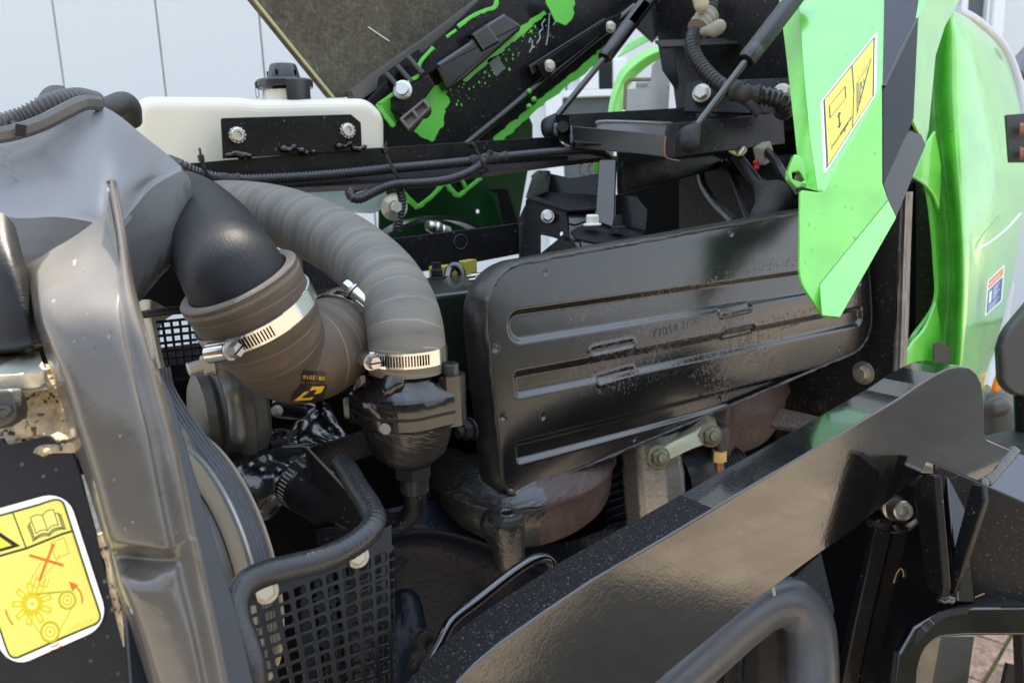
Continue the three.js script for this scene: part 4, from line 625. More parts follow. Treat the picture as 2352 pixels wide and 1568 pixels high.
// ================================================================ COOLANT TANK, RAIL, CONDUITS
{
  const t = thing('coolant_tank', 'translucent white coolant tank with black screw cap behind the rail', 'tank');
  const pl = PZ(-1.085);
  part('tank_body', plate([[296, 300, 40], [318, 218, 46], [560, 221, 20], [590, 226, 10], [850, 223, 44], [889, 262, 40], [889, 420], [296, 420]], pl, .13, { bev: .017, bseg: 6, seg: 10 }), M.tank, t);
  part('tank_lower', plate([[560, 412], [893, 412], [895, 470, 40], [868, 492, 40], [720, 470, 40], [560, 440, 30]], frame(pl.at(0, 0, -.004), pl.n.clone(), pl.u.clone()), .12, { bev: .014, bseg: 6, seg: 10 }), M.tankBlue, t);
  const c = onZ(654, 205, -1.135), d = c.clone().sub(EYE).dot(FWD), k = n => px(n, d);
  part('neck', place([lathe([[0, -.03], [k(56), -.03], [k(52), k(4)], [k(50), k(30)], [0, k(30)]], 36)], c.clone().add(V3(0, -k(34), 0)), AY), M.tank, t);
  const cap = part('cap', place([lathe([[0, k(2)], [k(62), k(2)], [k(64), k(4)], [k(64), k(16)], [k(61), k(20)], [k(40), k(22)], [k(37), k(24)], [k(30), k(52)], [k(27), k(55)], [0, k(55)]], 48)], c, AY), phys([.022, .022, .024], .28), t);
  for (const [a, w, h0] of [[-.45, .4, 34], [-2.4, .95, 48], [1.3, .95, 48]]) { const prof = [[k(59), -k(h0 - 16)], [k(65.5), -k(h0 - 16)], [k(65.8), -k(h0 - 19)], [k(65.8), k(14)], [k(63), k(17)], [k(59), k(14)], [k(59), -k(h0 - 16)]].map(q => new THREE.Vector2(...q)); part('cap_skirt', place([new THREE.LatheGeometry(prof, 18, a, w)], c, AY), phys([.022, .022, .024], .28), cap); }
  const sl = []; for (let i = 0; i < 5; i++) { const b = new THREE.BoxGeometry(k(3), k(12), k(3)); b.translate(0, k(34), k(36)); b.rotateY(i * 1.257 - .45); sl.push(b); } part('vent_slot', place(sl, c, AY), M.deep, cap);
}
const railZ = -1.055;
{
  const t = thing('support_rail', 'long black angle steel rail carrying the wiring conduit', 'rail');
  part('upright_flange', plate([[395, 378], [833, 341], [1276, 313, 4], [1306, 342], [1305, 372], [833, 413], [395, 432]], PZ(railZ), .005, { bev: .001 }), M.black, t);
  const fl = P3([430, 424, onZ(430, 424, railZ).sub(EYE).dot(FWD)], [1300, 366, onZ(1300, 366, railZ).sub(EYE).dot(FWD)], [908, 420, onZ(908, 420, railZ + .035).sub(EYE).dot(FWD)]);
  part('lower_flange', plate([[395, 424], [833, 400], [1300, 352], [1400, 350], [1402, 360], [1279, 374], [908, 420], [551, 437], [395, 446]], fl, .0055, { bev: .001 }), M.rusty, t);
  part('flange_edge', sweep([fl.hit(395, 446), fl.hit(551, 437), fl.hit(908, 420), fl.hit(1279, 374), fl.hit(1402, 360)].map(p => p.add(V3(0, -.0028, .0004))), 0, { prof: [[.0034, -.0012], [.0034, .0012], [-.0034, .0012], [-.0034, -.0012]], n: 60 }), phys(1, .75, { map: flecks([.05, .036, .03], [[.02, .018, .017], [.2, .11, .07], [.14, .11, .09]], 2400, .06) }), t, 'rusty bare edge');
  const p = part('bracket_plate', plate([[507, 271, 5], [806, 262, 3], [829, 281, 3], [832, 346], [512, 364]], PZ(railZ + .006), .004, { bev: .001 }), M.black, t);
  for (const [x, y] of [[543, 310], [796, 300]]) part('bolt', place([lathe([[0, 0], [.0102, 0], [.0102, .0012], [.0088, .0026], [.0086, .0068], [.0074, .0078], [.0044, .0078], [.0038, .005], [0, .005]], 26), ...Array.from({ length: 12 }, (_, i) => { const b = new THREE.BoxGeometry(.0028, .005, .0022); b.translate(0, .0036, .0090); b.rotateY(i * .5236); return b; })], onZ(x, y, railZ + .0063), AZ), M.steel, p);
  for (const [x, y, w] of [[548, 356, 26], [683, 346, 34], [808, 337, 28]]) { const bo = []; for (let i = 0; i < 6; i++) { const q = onZ(x - w + w * 2 * i / 5 + (rnd() - .5) * 6, y + (rnd() - .5) * 9 - 4 * Math.sin(i), railZ + .007 + rnd() * .002); bo.push([q, q.clone().add(V3(.001, .0005, 0)), .0028 + rnd() * .0022]); } part('weld_bead', casting(bo, .0016, { k: .003 }), M.wet, t); }
}
const Zp = (pts, z) => pts.map(([x, y, dz]) => onZ(x, y, z + (dz || 0)));
const corr = (r, a, p) => (u, s) => r + a * Math.pow(.5 + .5 * Math.sin(s * 6.2832 / p), .6) - a * .5;
{
  const t = thing('main_conduit', 'long corrugated black conduit strapped along the rail', 'conduit'); const z = railZ + .026;
  part('tube', sweep(Zp([[385, 368, -.02], [412, 378], [450, 396], [492, 407], [540, 412], [620, 410], [720, 404], [820, 395], [900, 387], [1000, 378], [1080, 370], [1160, 360], [1240, 352], [1310, 347], [1350, 346], [1382, 353, -.01], [1398, 364, -.03]], z), corr(.0064, .0016, .0046), { radial: 16, step: .0008 }), M.conduit, t);
  part('tape', [...sweep(Zp([[500, 409], [520, 412], [548, 412]], z), u => .0076 - .0006 * Math.cos(u * 9), { radial: 16, n: 16 }), ...sweep(Zp([[1078, 372], [1100, 367], [1125, 364], [1162, 360]], z), u => .0080 + .002 * Math.sin(u * 6) * Math.sin(u * 17), { radial: 18, n: 40 }), ...sweep(Zp([[1118, 362, .004], [1124, 352, .004], [1128, 346, .006]], z), .004, { radial: 12, n: 8 })], M.tape, t);
  const b = thing('branch_conduit', 'thinner corrugated conduit sagging below the rail in a loop', 'conduit');
  part('tube', sweep(Zp([[1112, 370, .006], [1090, 388, .012], [1062, 402, .016], [1022, 414, .018], [970, 420, .02], [905, 424, .018], [875, 433, .016], [850, 445, .016], [826, 456, .016], [810, 454, .014], [803, 443, .008], [812, 432, -.004], [832, 426, -.02]], z), corr(.0062, .0015, .0044), { radial: 16, step: .0008 }), M.conduit, b);
  const d = thing('drop_conduit', 'short corrugated conduit hanging down beside the tank end', 'conduit');
  part('tube', sweep(Zp([[898, 420, .004], [914, 432, .008], [922, 458, .008], [918, 492, .006], [911, 530, 0]], z), corr(.0064, .0015, .0046), { radial: 16, step: .0008 }), M.conduit, d);
  const tie = (label, head, strap, tail) => { const o = thing('cable_tie', label, 'cable tie', 'black cable ties on the wiring'); part('strap', sweep(Zp(strap, z), 0, { prof: [[.0006, -.0022], [.0006, .0022], [-.0006, .0022], [-.0006, -.0022]], n: 40, upHint: AZ }), M.tie, o); const h = onZ(head[0], head[1], z + head[2]); const a = onZ(strap[0][0], strap[0][1], z + (strap[0][2] || 0)).sub(h); part('head', place([boxW(-.0042, .0042, -.004, .004, -.003, .003, .001, .0006)], h, V3(head[3], 1, 0)), M.tie, o); part('tail', place([boxW(-.0026, .0026, 0, .012, -.001, .001, .0006, .0003)], h, V3(...tail)), M.tie, o); };
  tie('black cable tie near the grey duct, leftmost on the rail', [461, 363, .012, -.1], [[463, 366, .012], [470, 390, .012], [478, 408, .009], [482, 416, .004], [482, 421, -.006]], [-.08, 1, .2]);
  tie('black cable tie by the right end of the white tank', [882, 345, .012, -.3], [[884, 348, .012], [895, 372, .013], [908, 398, .014], [915, 414, .012], [915, 424, .006], [908, 430, -.01]], [.4, 1, .1]);
  tie('black cable tie at the taped conduit junction', [1086, 333, .012, -.8], [[1090, 336, .012], [1100, 355, .013], [1112, 378, .016], [1118, 394, .014], [1108, 398, .006], [1098, 396, -.01]], [-1, .15, .1]);
  const k = thing('cable_tie', 'cable tie with square head on the loom at the far left', 'cable tie', 'black cable ties on the wiring'); part('head', place([boxW(-.0055, .0055, -.005, .005, -.004, .004, .001, .0008)], V(46, 300, .648), V3(.2, 1, 0)), M.tie, k); part('strap', sweep([V(46, 306, .65), V(40, 292, .66), V(28, 278, .69), V(24, 272, .72)], 0, { prof: [[.0006, -.0024], [.0006, .0024], [-.0006, .0024], [-.0006, -.0024]], n: 20 }), M.tie, k);
}

// ================================================================ HEAT SHIELD
const SH = -.62, TILT = .13, shPl = frame(V3(0, .95, SH), V3(0, Math.sin(TILT), Math.cos(TILT)), V3(1, 0, 0));
const SW = (x, y, n = 0) => shPl.at(x, y - .95, n);
{
  const t = thing('heat_shield', 'black ribbed pressed steel heat shield stamped with part numbers', 'heat shield');
  const c2 = (x, y) => { const p = shPl.to2(shPl.hit(x, y)); return [p.x, p.y + .95]; };
  const [xl] = c2(1129, 860), [xr] = c2(1996, 650), LW0 = xr - xl, yT = x => mixf(c2(1230, 600)[1], c2(1840, 489)[1], (x - c2(1230, 600)[0]) / (c2(1840, 489)[0] - c2(1230, 600)[0])), yB = x => mixf(c2(1200, 1132)[1], c2(1800, 878)[1], (x - c2(1200, 1132)[0]) / (c2(1800, 878)[0] - c2(1200, 1132)[0]));
  const RT = .05, RB = .02, RR = .045;
  const inset = (x, top) => { const dl = x - xl, dr = xr - x, rl = top ? RT : RB; let i = 0; if (dl < rl) i += rl - Math.sqrt(Math.max(0, rl * rl - (rl - dl) ** 2)); if (dr < RR) i += RR - Math.sqrt(Math.max(0, RR * RR - (RR - dr) ** 2)); return i; };
  const ribs = [[c2(1250, 702), c2(1170, 792), .045], [c2(1183, 852), c2(1183, 914), .008], [c2(1188, 1010), c2(1188, 1066), .008]].map(([a, b, r]) => ({ yt: a[1], yb: b[1], r }));
  const rx0 = [c2(1163, 780)[0], c2(1174, 880)[0], c2(1180, 1040)[0]], rx1 = c2(1975, 715)[0];
  const slots = [[[1350, 806], [1434, 788]], [[1366, 872], [1440, 851]], [[1642, 719], [1703, 705]], [[1650, 765], [1712, 752]]].map(([a, b]) => [c2(...a), c2(...b)]);
  const dimp = [[1250, 626], [1134, 800], [1152, 957], [1172, 1121], [1455, 1008], [1676, 538], [1957, 690], [1925, 800], [1240, 955], [1655, 915], [1600, 912]].map(p => c2(...p));
  const depth = (x, y) => { let d = 0;
    ribs.forEach((r, i) => { const rr = Math.min(r.r, (r.yt - r.yb) * .48); const cx = (rx0[i] + rx1) / 2, hx = (rx1 - rx0[i]) / 2; const cy = (r.yt + r.yb) / 2, hy = (r.yt - r.yb) / 2; const corner = (x < cx && i === 0 && y < cy) || (i && x > cx && y < cy) ? Math.min(.018, hy * .95) : (i === 0 && x < cx ? Math.min(.03, hy * .98) : .006); const qx = Math.abs(x - cx) - hx + corner, qy = Math.abs(y - cy) - hy + corner; const s = Math.min(Math.max(qx, qy), 0) + Math.hypot(Math.max(qx, 0), Math.max(qy, 0)) - corner; d = Math.max(d, .0046 * (1 - sstep(-.0055, .0005, s))); });
    for (const [a, b] of slots) { const px_ = x - a[0], py = y - a[1], bx = b[0] - a[0], by = b[1] - a[1], h = clamp((px_ * bx + py * by) / (bx * bx + by * by)), e = Math.hypot(px_ - bx * h, py - by * h); d -= .0014 * sstep(.0075, .005, e) - .0026 * sstep(.0045, .0025, e); }
    for (const [a, b] of dimp) { const e = Math.hypot(x - a, y - b); d += .0016 * sstep(.0032, .0016, e) - .0005 * sstep(.0042, .0034, e) * sstep(.0026, .0032, e); }
    const edge = Math.min(x - xl, xr - x); d += .0006 * fbm(x * 9, y * 14, 3) ; return d; };
  const dome = (x, y) => { const e = clamp((y - yB(x)) / (yT(x) - yB(x))), f = clamp((x - xl) / LW0); return .012 * Math.pow(Math.sin(Math.PI * e), .8) * Math.pow(Math.max(0, Math.sin(Math.PI * f)), .35); };
  const NX = 460, NY = 150, pos = [], uv = [], idx = [], rim = [];
  for (let i = 0; i <= NX; i++) { const x = xl + (xr - xl) * mixf(i / NX, .5 - .5 * Math.cos(Math.PI * i / NX), .35), t0 = yT(x) - inset(x, true), b0 = yB(x) + inset(x, false); for (let j = 0; j <= NY; j++) { const y = mixf(t0, b0, j / NY); { const q = SW(x, y, dome(x, y) - depth(x, y)); pos.push(q.x, q.y, q.z); } uv.push((x - xl) / (xr - xl), (y - .75) / .5); } rim.push([x, t0, b0]); }
  for (let i = 0; i < NX; i++) for (let j = 0; j < NY; j++) { const a = i * (NY + 1) + j, b = a + NY + 1; idx.push(a, a + 1, b, b, a + 1, b + 1); }
  const LW = xr - xl;
  const P2 = (x, y) => { const p = c2(x, y); return [(p[0] - xl) / LW, (p[1] - .75) / .5]; };
  const rustSpots = [[1390, 860, .10, .05], [1395, 800, .05, .03], [1660, 745, .07, .06], [1640, 840, .10, .08], [1700, 800, .12, .09], [1760, 840, .08, .06], [1500, 745, .10, .06], [1650, 900, .08, .03], [1500, 800, .08, .06]].map(([x, y, a, b]) => [...P2(x, y), a, b]);
  const LN = [[1330, 725, 1840, 590], [1370, 828, 1845, 715]].map(l => [...P2(l[0], l[1]), ...P2(l[2], l[3])]);
  const conc = (u, v) => { let w = 0; for (const [a, b, sx, sy] of rustSpots) w = Math.max(w, Math.exp(-(((u - a) / sx) ** 2 + ((v - b) / sy) ** 2) * 1.6)); for (const [x0, y0, x1, y1] of LN) { const h = (u - x0) / (x1 - x0); if (h > -.05 && h < 1.05) w = Math.max(w, .72 * Math.exp(-(((v - mixf(y0, y1, h)) / .016) ** 2))); } return w; };
  const NW = 1536, NH = 512, rustMask = new Float32Array(NW * NH); for (let j = 0; j < NH; j++) for (let i = 0; i < NW; i++) { const u = i / NW, v = j / NH, w = conc(u, v), n = .55 * noise(u * 420, v * 330) + .3 * noise(u * 210 + 9, v * 170) + .15 * noise(u * 70, v * 57); rustMask[j * NW + i] = sstep(.93 - .40 * w, .99 - .38 * w, n + .08); }
  const rm = (u, v) => rustMask[clamp(Math.floor(v * NH), 0, NH - 1) * NW + clamp(Math.floor(u * NW), 0, NW - 1)];
  const map = tex(NW, (u, v) => { const r = rm(u, v), b = .075 + .015 * noise(u * 30, v * 16); const c = [.40, .335, .315]; const k = .75 + .4 * noise(u * 500, v * 260); return [mixf(b, c[0] * k, r * .8), mixf(b, c[1] * k, r * .8), mixf(b * 1.05, c[2] * k, r * .8)]; }, 0, true, NH);
  const rough = tex(NW, (u, v) => { const r = rm(u, v); return [0, mixf(.15 + .09 * fbm(u * 24, v * 12, 3), .8, r), 0]; }, 0, false, NH);
  M.shield = phys(1, 1, { map, roughnessMap: rough, ior: 1.66, clearcoat: .3, clearcoatRoughness: .12, bumpMap: grain.clone(), bumpScale: .00008 }); M.shield.bumpMap.repeat.set(LW / .03, .5 / .03);
  part('pressed_face', geo(pos, uv, idx), M.shield, t);
  const loop = []; for (let i = 0; i <= NX; i += 4) loop.push(V3(rim[i][0], rim[i][1], 0)); const nR = 12; for (let k = 1; k < nR; k++) loop.push(V3(rim[NX][0], mixf(rim[NX][1], rim[NX][2], k / nR), 0)); for (let i = NX; i >= 0; i -= 4) loop.push(V3(rim[i][0], rim[i][2], 0)); for (let k = 1; k < nR; k++) loop.push(V3(rim[0][0], mixf(rim[0][2], rim[0][1], k / nR), 0));
  const ring = smoothRing(loop, 420), cen = V3((xl + xr) / 2, (yT(xl) + yB(xr)) / 2, 0);
  const tanN = ring.map((p, i) => { const a = ring[(i + 419) % 420], b = ring[(i + 1) % 420], d = b.clone().sub(a).normalize(); let n = V3(d.y, -d.x, 0); if (n.dot(p.clone().sub(cen)) < 0) n.negate(); return n; });
  const off = (o, z, wob = 0) => ring.map((p, i) => p.clone().addScaledVector(tanN[i], o + wob * (noise(i * .35, 3) - .5)).setZ(z)).map(q => SW(q.x, q.y, q.z));
  part('rolled_rim', loft([off(-.0012, -.0006), off(-.001, .0016, .001), off(.0008, .0022, .0014), off(.0022, .0008, .0014), off(.0016, -.0012, .001)], { capA: false, capB: false, crease: 1.3 }), phys(1, .36, { map: flecks([.008, .0076, .007], [[.1, .055, .035], [.13, .1, .085]], 700, .08), bumpMap: lumpy, bumpScale: .0006, ior: 1.6 }), t);
  part('side_flange', loft([off(.0014, -.001), off(.0034, -.005), off(.0052, -.013), off(.0058, -.03), off(.005, -.036), off(.0035, -.036)], { capA: false, capB: false, crease: 1.2 }), phys(1, .36, { map: flecks([.007, .007, .007], [[.1, .055, .035], [.07, .05, .04]], 200, .12), ior: 1.55, bumpMap: grain, bumpScale: .0001 }), t);
  const font = await new FontLoader().loadAsync('fonts/droid/droid_sans_regular.typeface.json');
  const emb = (str, a, b, hpx, m) => { const A = c2(...a), B = c2(...b); const L = Math.hypot(B[0] - A[0], B[1] - A[1]), ang = Math.atan2(B[1] - A[1], B[0] - A[0]); const g = new TextGeometry(str, { font, size: 1, depth: .0013, curveSegments: 3, bevelEnabled: false, bevelSize: .0, bevelThickness: .0004, bevelSegments: 1 }); g.computeBoundingBox(); const w = g.boundingBox.max.x - g.boundingBox.min.x, hh = px(hpx, .85); g.scale(L / w, hh, 1); g.rotateZ(ang); const mid = (A[0] + B[0]) / 2; g.translate(A[0], A[1] - .95, dome(mid, (A[1] + B[1]) / 2) - depth(mid, (A[1] + B[1]) / 2) - .0010); g.applyMatrix4(shPl.m()); part('embossed_number', clean(g), m, t, 'raised stamped number on the shield'); };
  const em = phys([.008, .0076, .0076], .3, { ior: 1.6 }), er = phys([.12, .085, .075], .6);
  emb('77014 2/30', [1482, 778], [1590, 744], 19, em); emb('DGM SA 6616', [1474, 880], [1603, 834], 22, em); emb('IGM SA 556', [1748, 772], [1828, 745], 17, er);
}

// ================================================================ EXHAUST MANIFOLD, OUTLET, CLAMP
{
  const t = thing('exhaust_manifold', 'cast exhaust manifold, half black and half rusty brown, under the shield', 'manifold');
  const y0 = V(1180, 1165, .775).y, Rg = [[962, 1076], [990, 1110], [1030, 1134], [1080, 1154], [1130, 1164], [1180, 1166], [1230, 1162], [1280, 1151], [1330, 1133], [1375, 1108], [1404, 1075], [1413, 1040]].map(([x, y]) => onY(x, y, y0));
  const back = [V3(0, 0, -.045), V3(-.06, 0, -.1), V3(-.16, 0, -.11), V3(-.22, 0, -.07)].map((o, i) => Rg[11].clone().add(o)); const bk2 = [Rg[11].clone().add(V3(0, 0, -.04)), Rg[11].clone().add(V3(-.03, 0, -.075)), Rg[5].clone().add(V3(.0, 0, -.10)), Rg[1].clone().add(V3(0, 0, -.075)), Rg[0].clone().add(V3(-.004, 0, -.03))];
  const base = smoothRing([...Rg, ...bk2], 96), cen = base.reduce((a, p) => a.add(p), V3(0, 0, 0)).multiplyScalar(1 / 96);
  const rg = (s, dy, f) => base.map((p, i) => { const q = cen.clone().lerp(p, s); q.y = y0 + dy + (f ? f(q) : 0); return q; });
  const lowf = q => -.012 * sstep(-.02, .03, q.x - Rg[4].x) ;
  const rings = [rg(.55, .024), rg(.72, .021), rg(.88, .013), rg(.97, .0035), rg(1.0, .0005), rg(1.0, -.0045), rg(.965, -.009), rg(.955, -.02), rg(.93, -.03, lowf), rg(.84, -.038, lowf), rg(.6, -.045, lowf)];
  // one casting whose left half still carries black paint and whose right half has burnt to rust
  const g = loft(rings, { crease: 1.1 }), split = Rg[6].x + .0;
  const A = [], B = []; for (const q0 of g) { const q = clean(q0), P = q.attributes.position, keep = [[], []]; for (let i = 0; i < P.count; i += 3) { const cx = (P.getX(i) + P.getX(i + 1) + P.getX(i + 2)) / 3, cz = (P.getZ(i) + P.getZ(i + 1) + P.getZ(i + 2)) / 3; keep[cx + (cz + .6) * .3 + .012 * noise(P.getY(i) * 60, cz * 40) > split + .012 ? 1 : 0].push(i); } keep.forEach((k, s) => { if (!k.length) return; const h = new THREE.BufferGeometry(); for (const n of ['position', 'normal', 'uv']) { const a = q.attributes[n], z = a.itemSize, o = new Float32Array(k.length * 3 * z); k.forEach((f, m) => { for (let e = 0; e < 3 * z; e++) o[m * 3 * z + e] = a.array[f * z + e]; }); h.setAttribute(n, new THREE.BufferAttribute(o, z)); } (s ? B : A).push(h); }); }
  part('painted_casting', A, M.castGloss, t, 'black painted half of the manifold'); part('rusty_casting', B, M.cast, t, 'rusty brown half of the manifold');
  const lp = onY(1165, 1180, y0 + .001);
  part('lug', casting([[lp.clone().add(V3(0, -.012, 0)), lp.clone().add(V3(.001, -.048, .0)), .0162, .0148], [lp.clone().add(V3(-.004, -.014, -.016)), lp.clone().add(V3(.004, -.034, -.016)), .015]], .0024, { k: .008, cuts: [[lp.clone().add(V3(0, .03, 0)), lp.clone().add(V3(0, -.02, 0)), .0058]] }), M.castGloss, t);
  part('lug_top', place([lathe([[.0058, -.01], [.0058, .0004], [.0068, .001], [.013, .0012], [.0158, -.001], [.0166, -.006]], 28)], lp, AY), M.castGloss, t);
  // rear branch of the manifold
  const yr = V(1700, 975, 1.0).y, R2 = [[1622, 968], [1640, 985], [1668, 985], [1688, 966], [1720, 955], [1765, 938], [1796, 916], [1808, 885]].map(([x, y]) => onY(x, y, yr)); const b2 = smoothRing([...R2, R2[7].clone().add(V3(-.01, 0, -.06)), R2[4].clone().add(V3(0, 0, -.09)), R2[0].clone().add(V3(-.02, 0, -.05))], 72), c2 = b2.reduce((a, p) => a.add(p), V3(0, 0, 0)).multiplyScalar(1 / 72);
  const r2 = (s, dy) => b2.map(p => { const q = c2.clone().lerp(p, s); q.y = yr + dy; return q; });
  part('rear_branch', loft([r2(.5, .05), r2(.8, .042), r2(.93, .022), r2(.98, .004), r2(1.01, 0), r2(1.01, -.004), r2(.95, -.01), r2(.9, -.035), r2(.76, -.055), r2(.4, -.06)], { crease: 1.1 }), M.cast, t);
  const st = V(1657, 1030, .975);
  part('stud_boss', casting([[V(1655, 995, .985), V(1656, 1035, .975), .013, .0085]], .0028), M.cast, t);
  part('brass_nut', place([toCreasedNormals(cyl(.0092, .0092, .0135, 6), .3)], V(1652, 1058, .972), AY), M.brass, t);
  part('copper_stud', place([lathe([[0, -.012], [.004, -.012], [.0055, -.009], [.0055, .002], [0, .002]], 18)], V(1652, 1062, .972), AY), M.copper, t);
  part('manifold_nut', place([...hexHead(.009, .008), cyl(.005, .005, .016)], V(1082, 985, .74), RI.clone().addScaledVector(UPV, .3).negate().addScaledVector(toEye(V(1082, 985, .74)), .8)), M.black, t);
}
{
  const t = thing('exhaust_outlet', 'grey exhaust downpipe leaving below the heat shield', 'pipe');
  const a = V(1496, 1045, 0.920), b = V(1512, 1240, 0.931); part('downpipe', place([lathe([[0, -.05], [.0355, -.05], [.0365, .02], [.0355, .06], [.036, .083], [.0345, .094], [.034, .13], [0, .13]], 48)], b, a.clone().sub(b)), M.pipe, t);
  
  const c = thing('pipe_clamp', 'khaki passivated two-bolt clamp around the exhaust downpipe', 'pipe clamp');
  part('clamp_band', sheet(VG([[[1475, 1028, 0.920], [1520, 1010, 0.903], [1580, 985, 0.903], [1620, 955, 0.920], [1640, 950, 0.943]], [[1484, 1040, 0.891], [1528, 1020, 0.883], [1582, 1000, 0.888], [1628, 978, 0.903], [1645, 968, 0.920]], [[1498, 1062, 0.880], [1530, 1058, 0.876], [1590, 1030, 0.881], [1640, 1010, 0.891], [1652, 998, 0.908]]]), .004, { nu: 5, nv: 4 }), M.khaki, c);
  part('clamp_saddle', sheet(VG([[[1440, 1040, 0.920], [1465, 1030, 0.908], [1492, 1036, 0.897]], [[1450, 1056, 0.903], [1478, 1060, 0.891], [1500, 1068, 0.883]], [[1458, 1062, 0.906], [1482, 1070, 0.895], [1502, 1076, 0.885]]]), .004, { nu: 5, nv: 4 }), M.khaki, c);
  for (const [x, y, d] of [[1512, 1050, 0.876], [1632, 1000, 0.891]]) { const p = V(x, y, d), dir = toEye(p).addScaledVector(RI, .35).addScaledVector(UPV, -.1); part('bolt', place([...hexHead(.0098, .008, 1.35, .3), thread(.0055, .016)], p, dir), M.khaki, c); }
  const r = thing('rubber_boot', 'black ribbed rubber boot right of the exhaust downpipe', 'boot'); part('boot_body', [...sweep([V(1560, 1100, 1.0), V(1610, 1088, 1.01), V(1640, 1080, 1.02)], u => mixf(.03, .022, u), { radial: 26, n: 14 }), ...sweep([V(1630, 1083, 1.015), V(1690, 1062, 1.05)], (u, s) => .019 + .003 * Math.sin(s * 6.2832 / .0065), { radial: 26, step: .0009 })], M.rubber, r);
  const s = thing('bellows_hose', 'dark ribbed hose between the rusty manifold and the downpipe', 'hose'); part('hose', sweep([V(1412, 1095, .96), V(1428, 1150, .95), V(1440, 1200, .94)], (u, q) => .021 + .003 * Math.sin(q * 6.2832 / .009), { radial: 26, step: .0011 }), M.engine, s);
}

// ================================================================ LOADER FRAME
const LZ = -.42;
{
  const t = thing('loader_beam', 'thick glossy black loader mounting beam slanting across the foreground', 'beam');
  const O = [[930, 1700], [1049, 1568], [1092, 1524], [1151, 1475], [1257, 1401], [1362, 1331], [1538, 1229], [1640, 1168], [1749, 1102], [1929, 997], [2070, 912], [2110, 884], [2152, 858], [2180, 845], [2205, 840], [2229, 843], [2245, 856], [2256, 880], [2261, 922], [2262, 985], [2266, 1008, 8], [2322, 1033], [2257, 1110], [2130, 1060, 10], [2112, 1095], [1961, 1217], [1843, 1301], [1746, 1373], [1538, 1542], [1360, 1700]];
  const pl = PZ(LZ); const g = plate(O, pl, .038, { bev: .0016, bseg: 3 });
  const q = clean(g), P = q.attributes.position, N = q.attributes.normal, F = [], E = [], EG = [], xg = onZ(1640, 1168, LZ).x - .004; for (let i = 0; i < P.count; i += 3) { const nz = Math.abs(N.getZ(i) + N.getZ(i + 1) + N.getZ(i + 2)) / 3, zc = (P.getZ(i) + P.getZ(i + 1) + P.getZ(i + 2)) / 3; const mx = Math.min(P.getX(i), P.getX(i + 1), P.getX(i + 2)); (nz > .4 || zc > LZ - .0018 ? F : mx > xg ? EG : E).push(i); }
  const pick = k => { const h = new THREE.BufferGeometry(); for (const n of ['position', 'normal', 'uv']) { const a = q.attributes[n], z = a.itemSize, o = new Float32Array(k.length * 3 * z); k.forEach((f, m) => { for (let e = 0; e < 3 * z; e++) o[m * 3 * z + e] = a.array[f * z + e]; }); h.setAttribute(n, new THREE.BufferAttribute(o, z)); } return h; };
  const ed = pick(E); { const p = ed.attributes.position, u = ed.attributes.uv; for (let i = 0; i < p.count; i++) u.setXY(i, p.getX(i) + p.getY(i) * .5, p.getZ(i)); }
  part('beam_plate', pick(F), M.gloss, t); part('beam_edge', ed, M.topEdge, t, 'dull speckled edge of the beam'); if (EG.length) part('glossy_edge', pick(EG), M.gloss, t, 'shiny scratched edge reflecting green');
  const y1 = onZ(2257, 1112, LZ).y, sh = frame(V3(0, y1, 0), V3(0, 1, 0), V3(1, 0, 0));
  const tabPl = P3([2257, 1112, onZ(2257, 1112, LZ).sub(EYE).dot(FWD)], [2324, 1034, onZ(2257, 1112, LZ).sub(EYE).dot(FWD) + .055], [2420, 1182, onZ(2257, 1112, LZ).sub(EYE).dot(FWD) - .02]);
  part('side_shelf', plate([[2252, 1112], [2322, 1034], [2345, 1042], [2440, 1080], [2440, 1190]], tabPl, .012, { bev: .0012 }), M.gloss, t);
  const wb = []; for (let i = 0; i <= 14; i++) { const u = i / 14, p = tabPl.hit(mixf(2262, 2326, u), mixf(1106, 1034, u)); p.addScaledVector(tabPl.n, .001); wb.push([p, p.clone().addScaledVector(RI, .006).addScaledVector(UPV, -.002), .0048 + rnd() * .0012, .0034]); } part('weld_bead', casting(wb, .0017, { k: .0018 }), M.wet, t);
  part('weld_blob', casting([[tabPl.hit(2256, 1108), tabPl.hit(2258, 1120), .007, .006]], .002), M.wet, t);
}
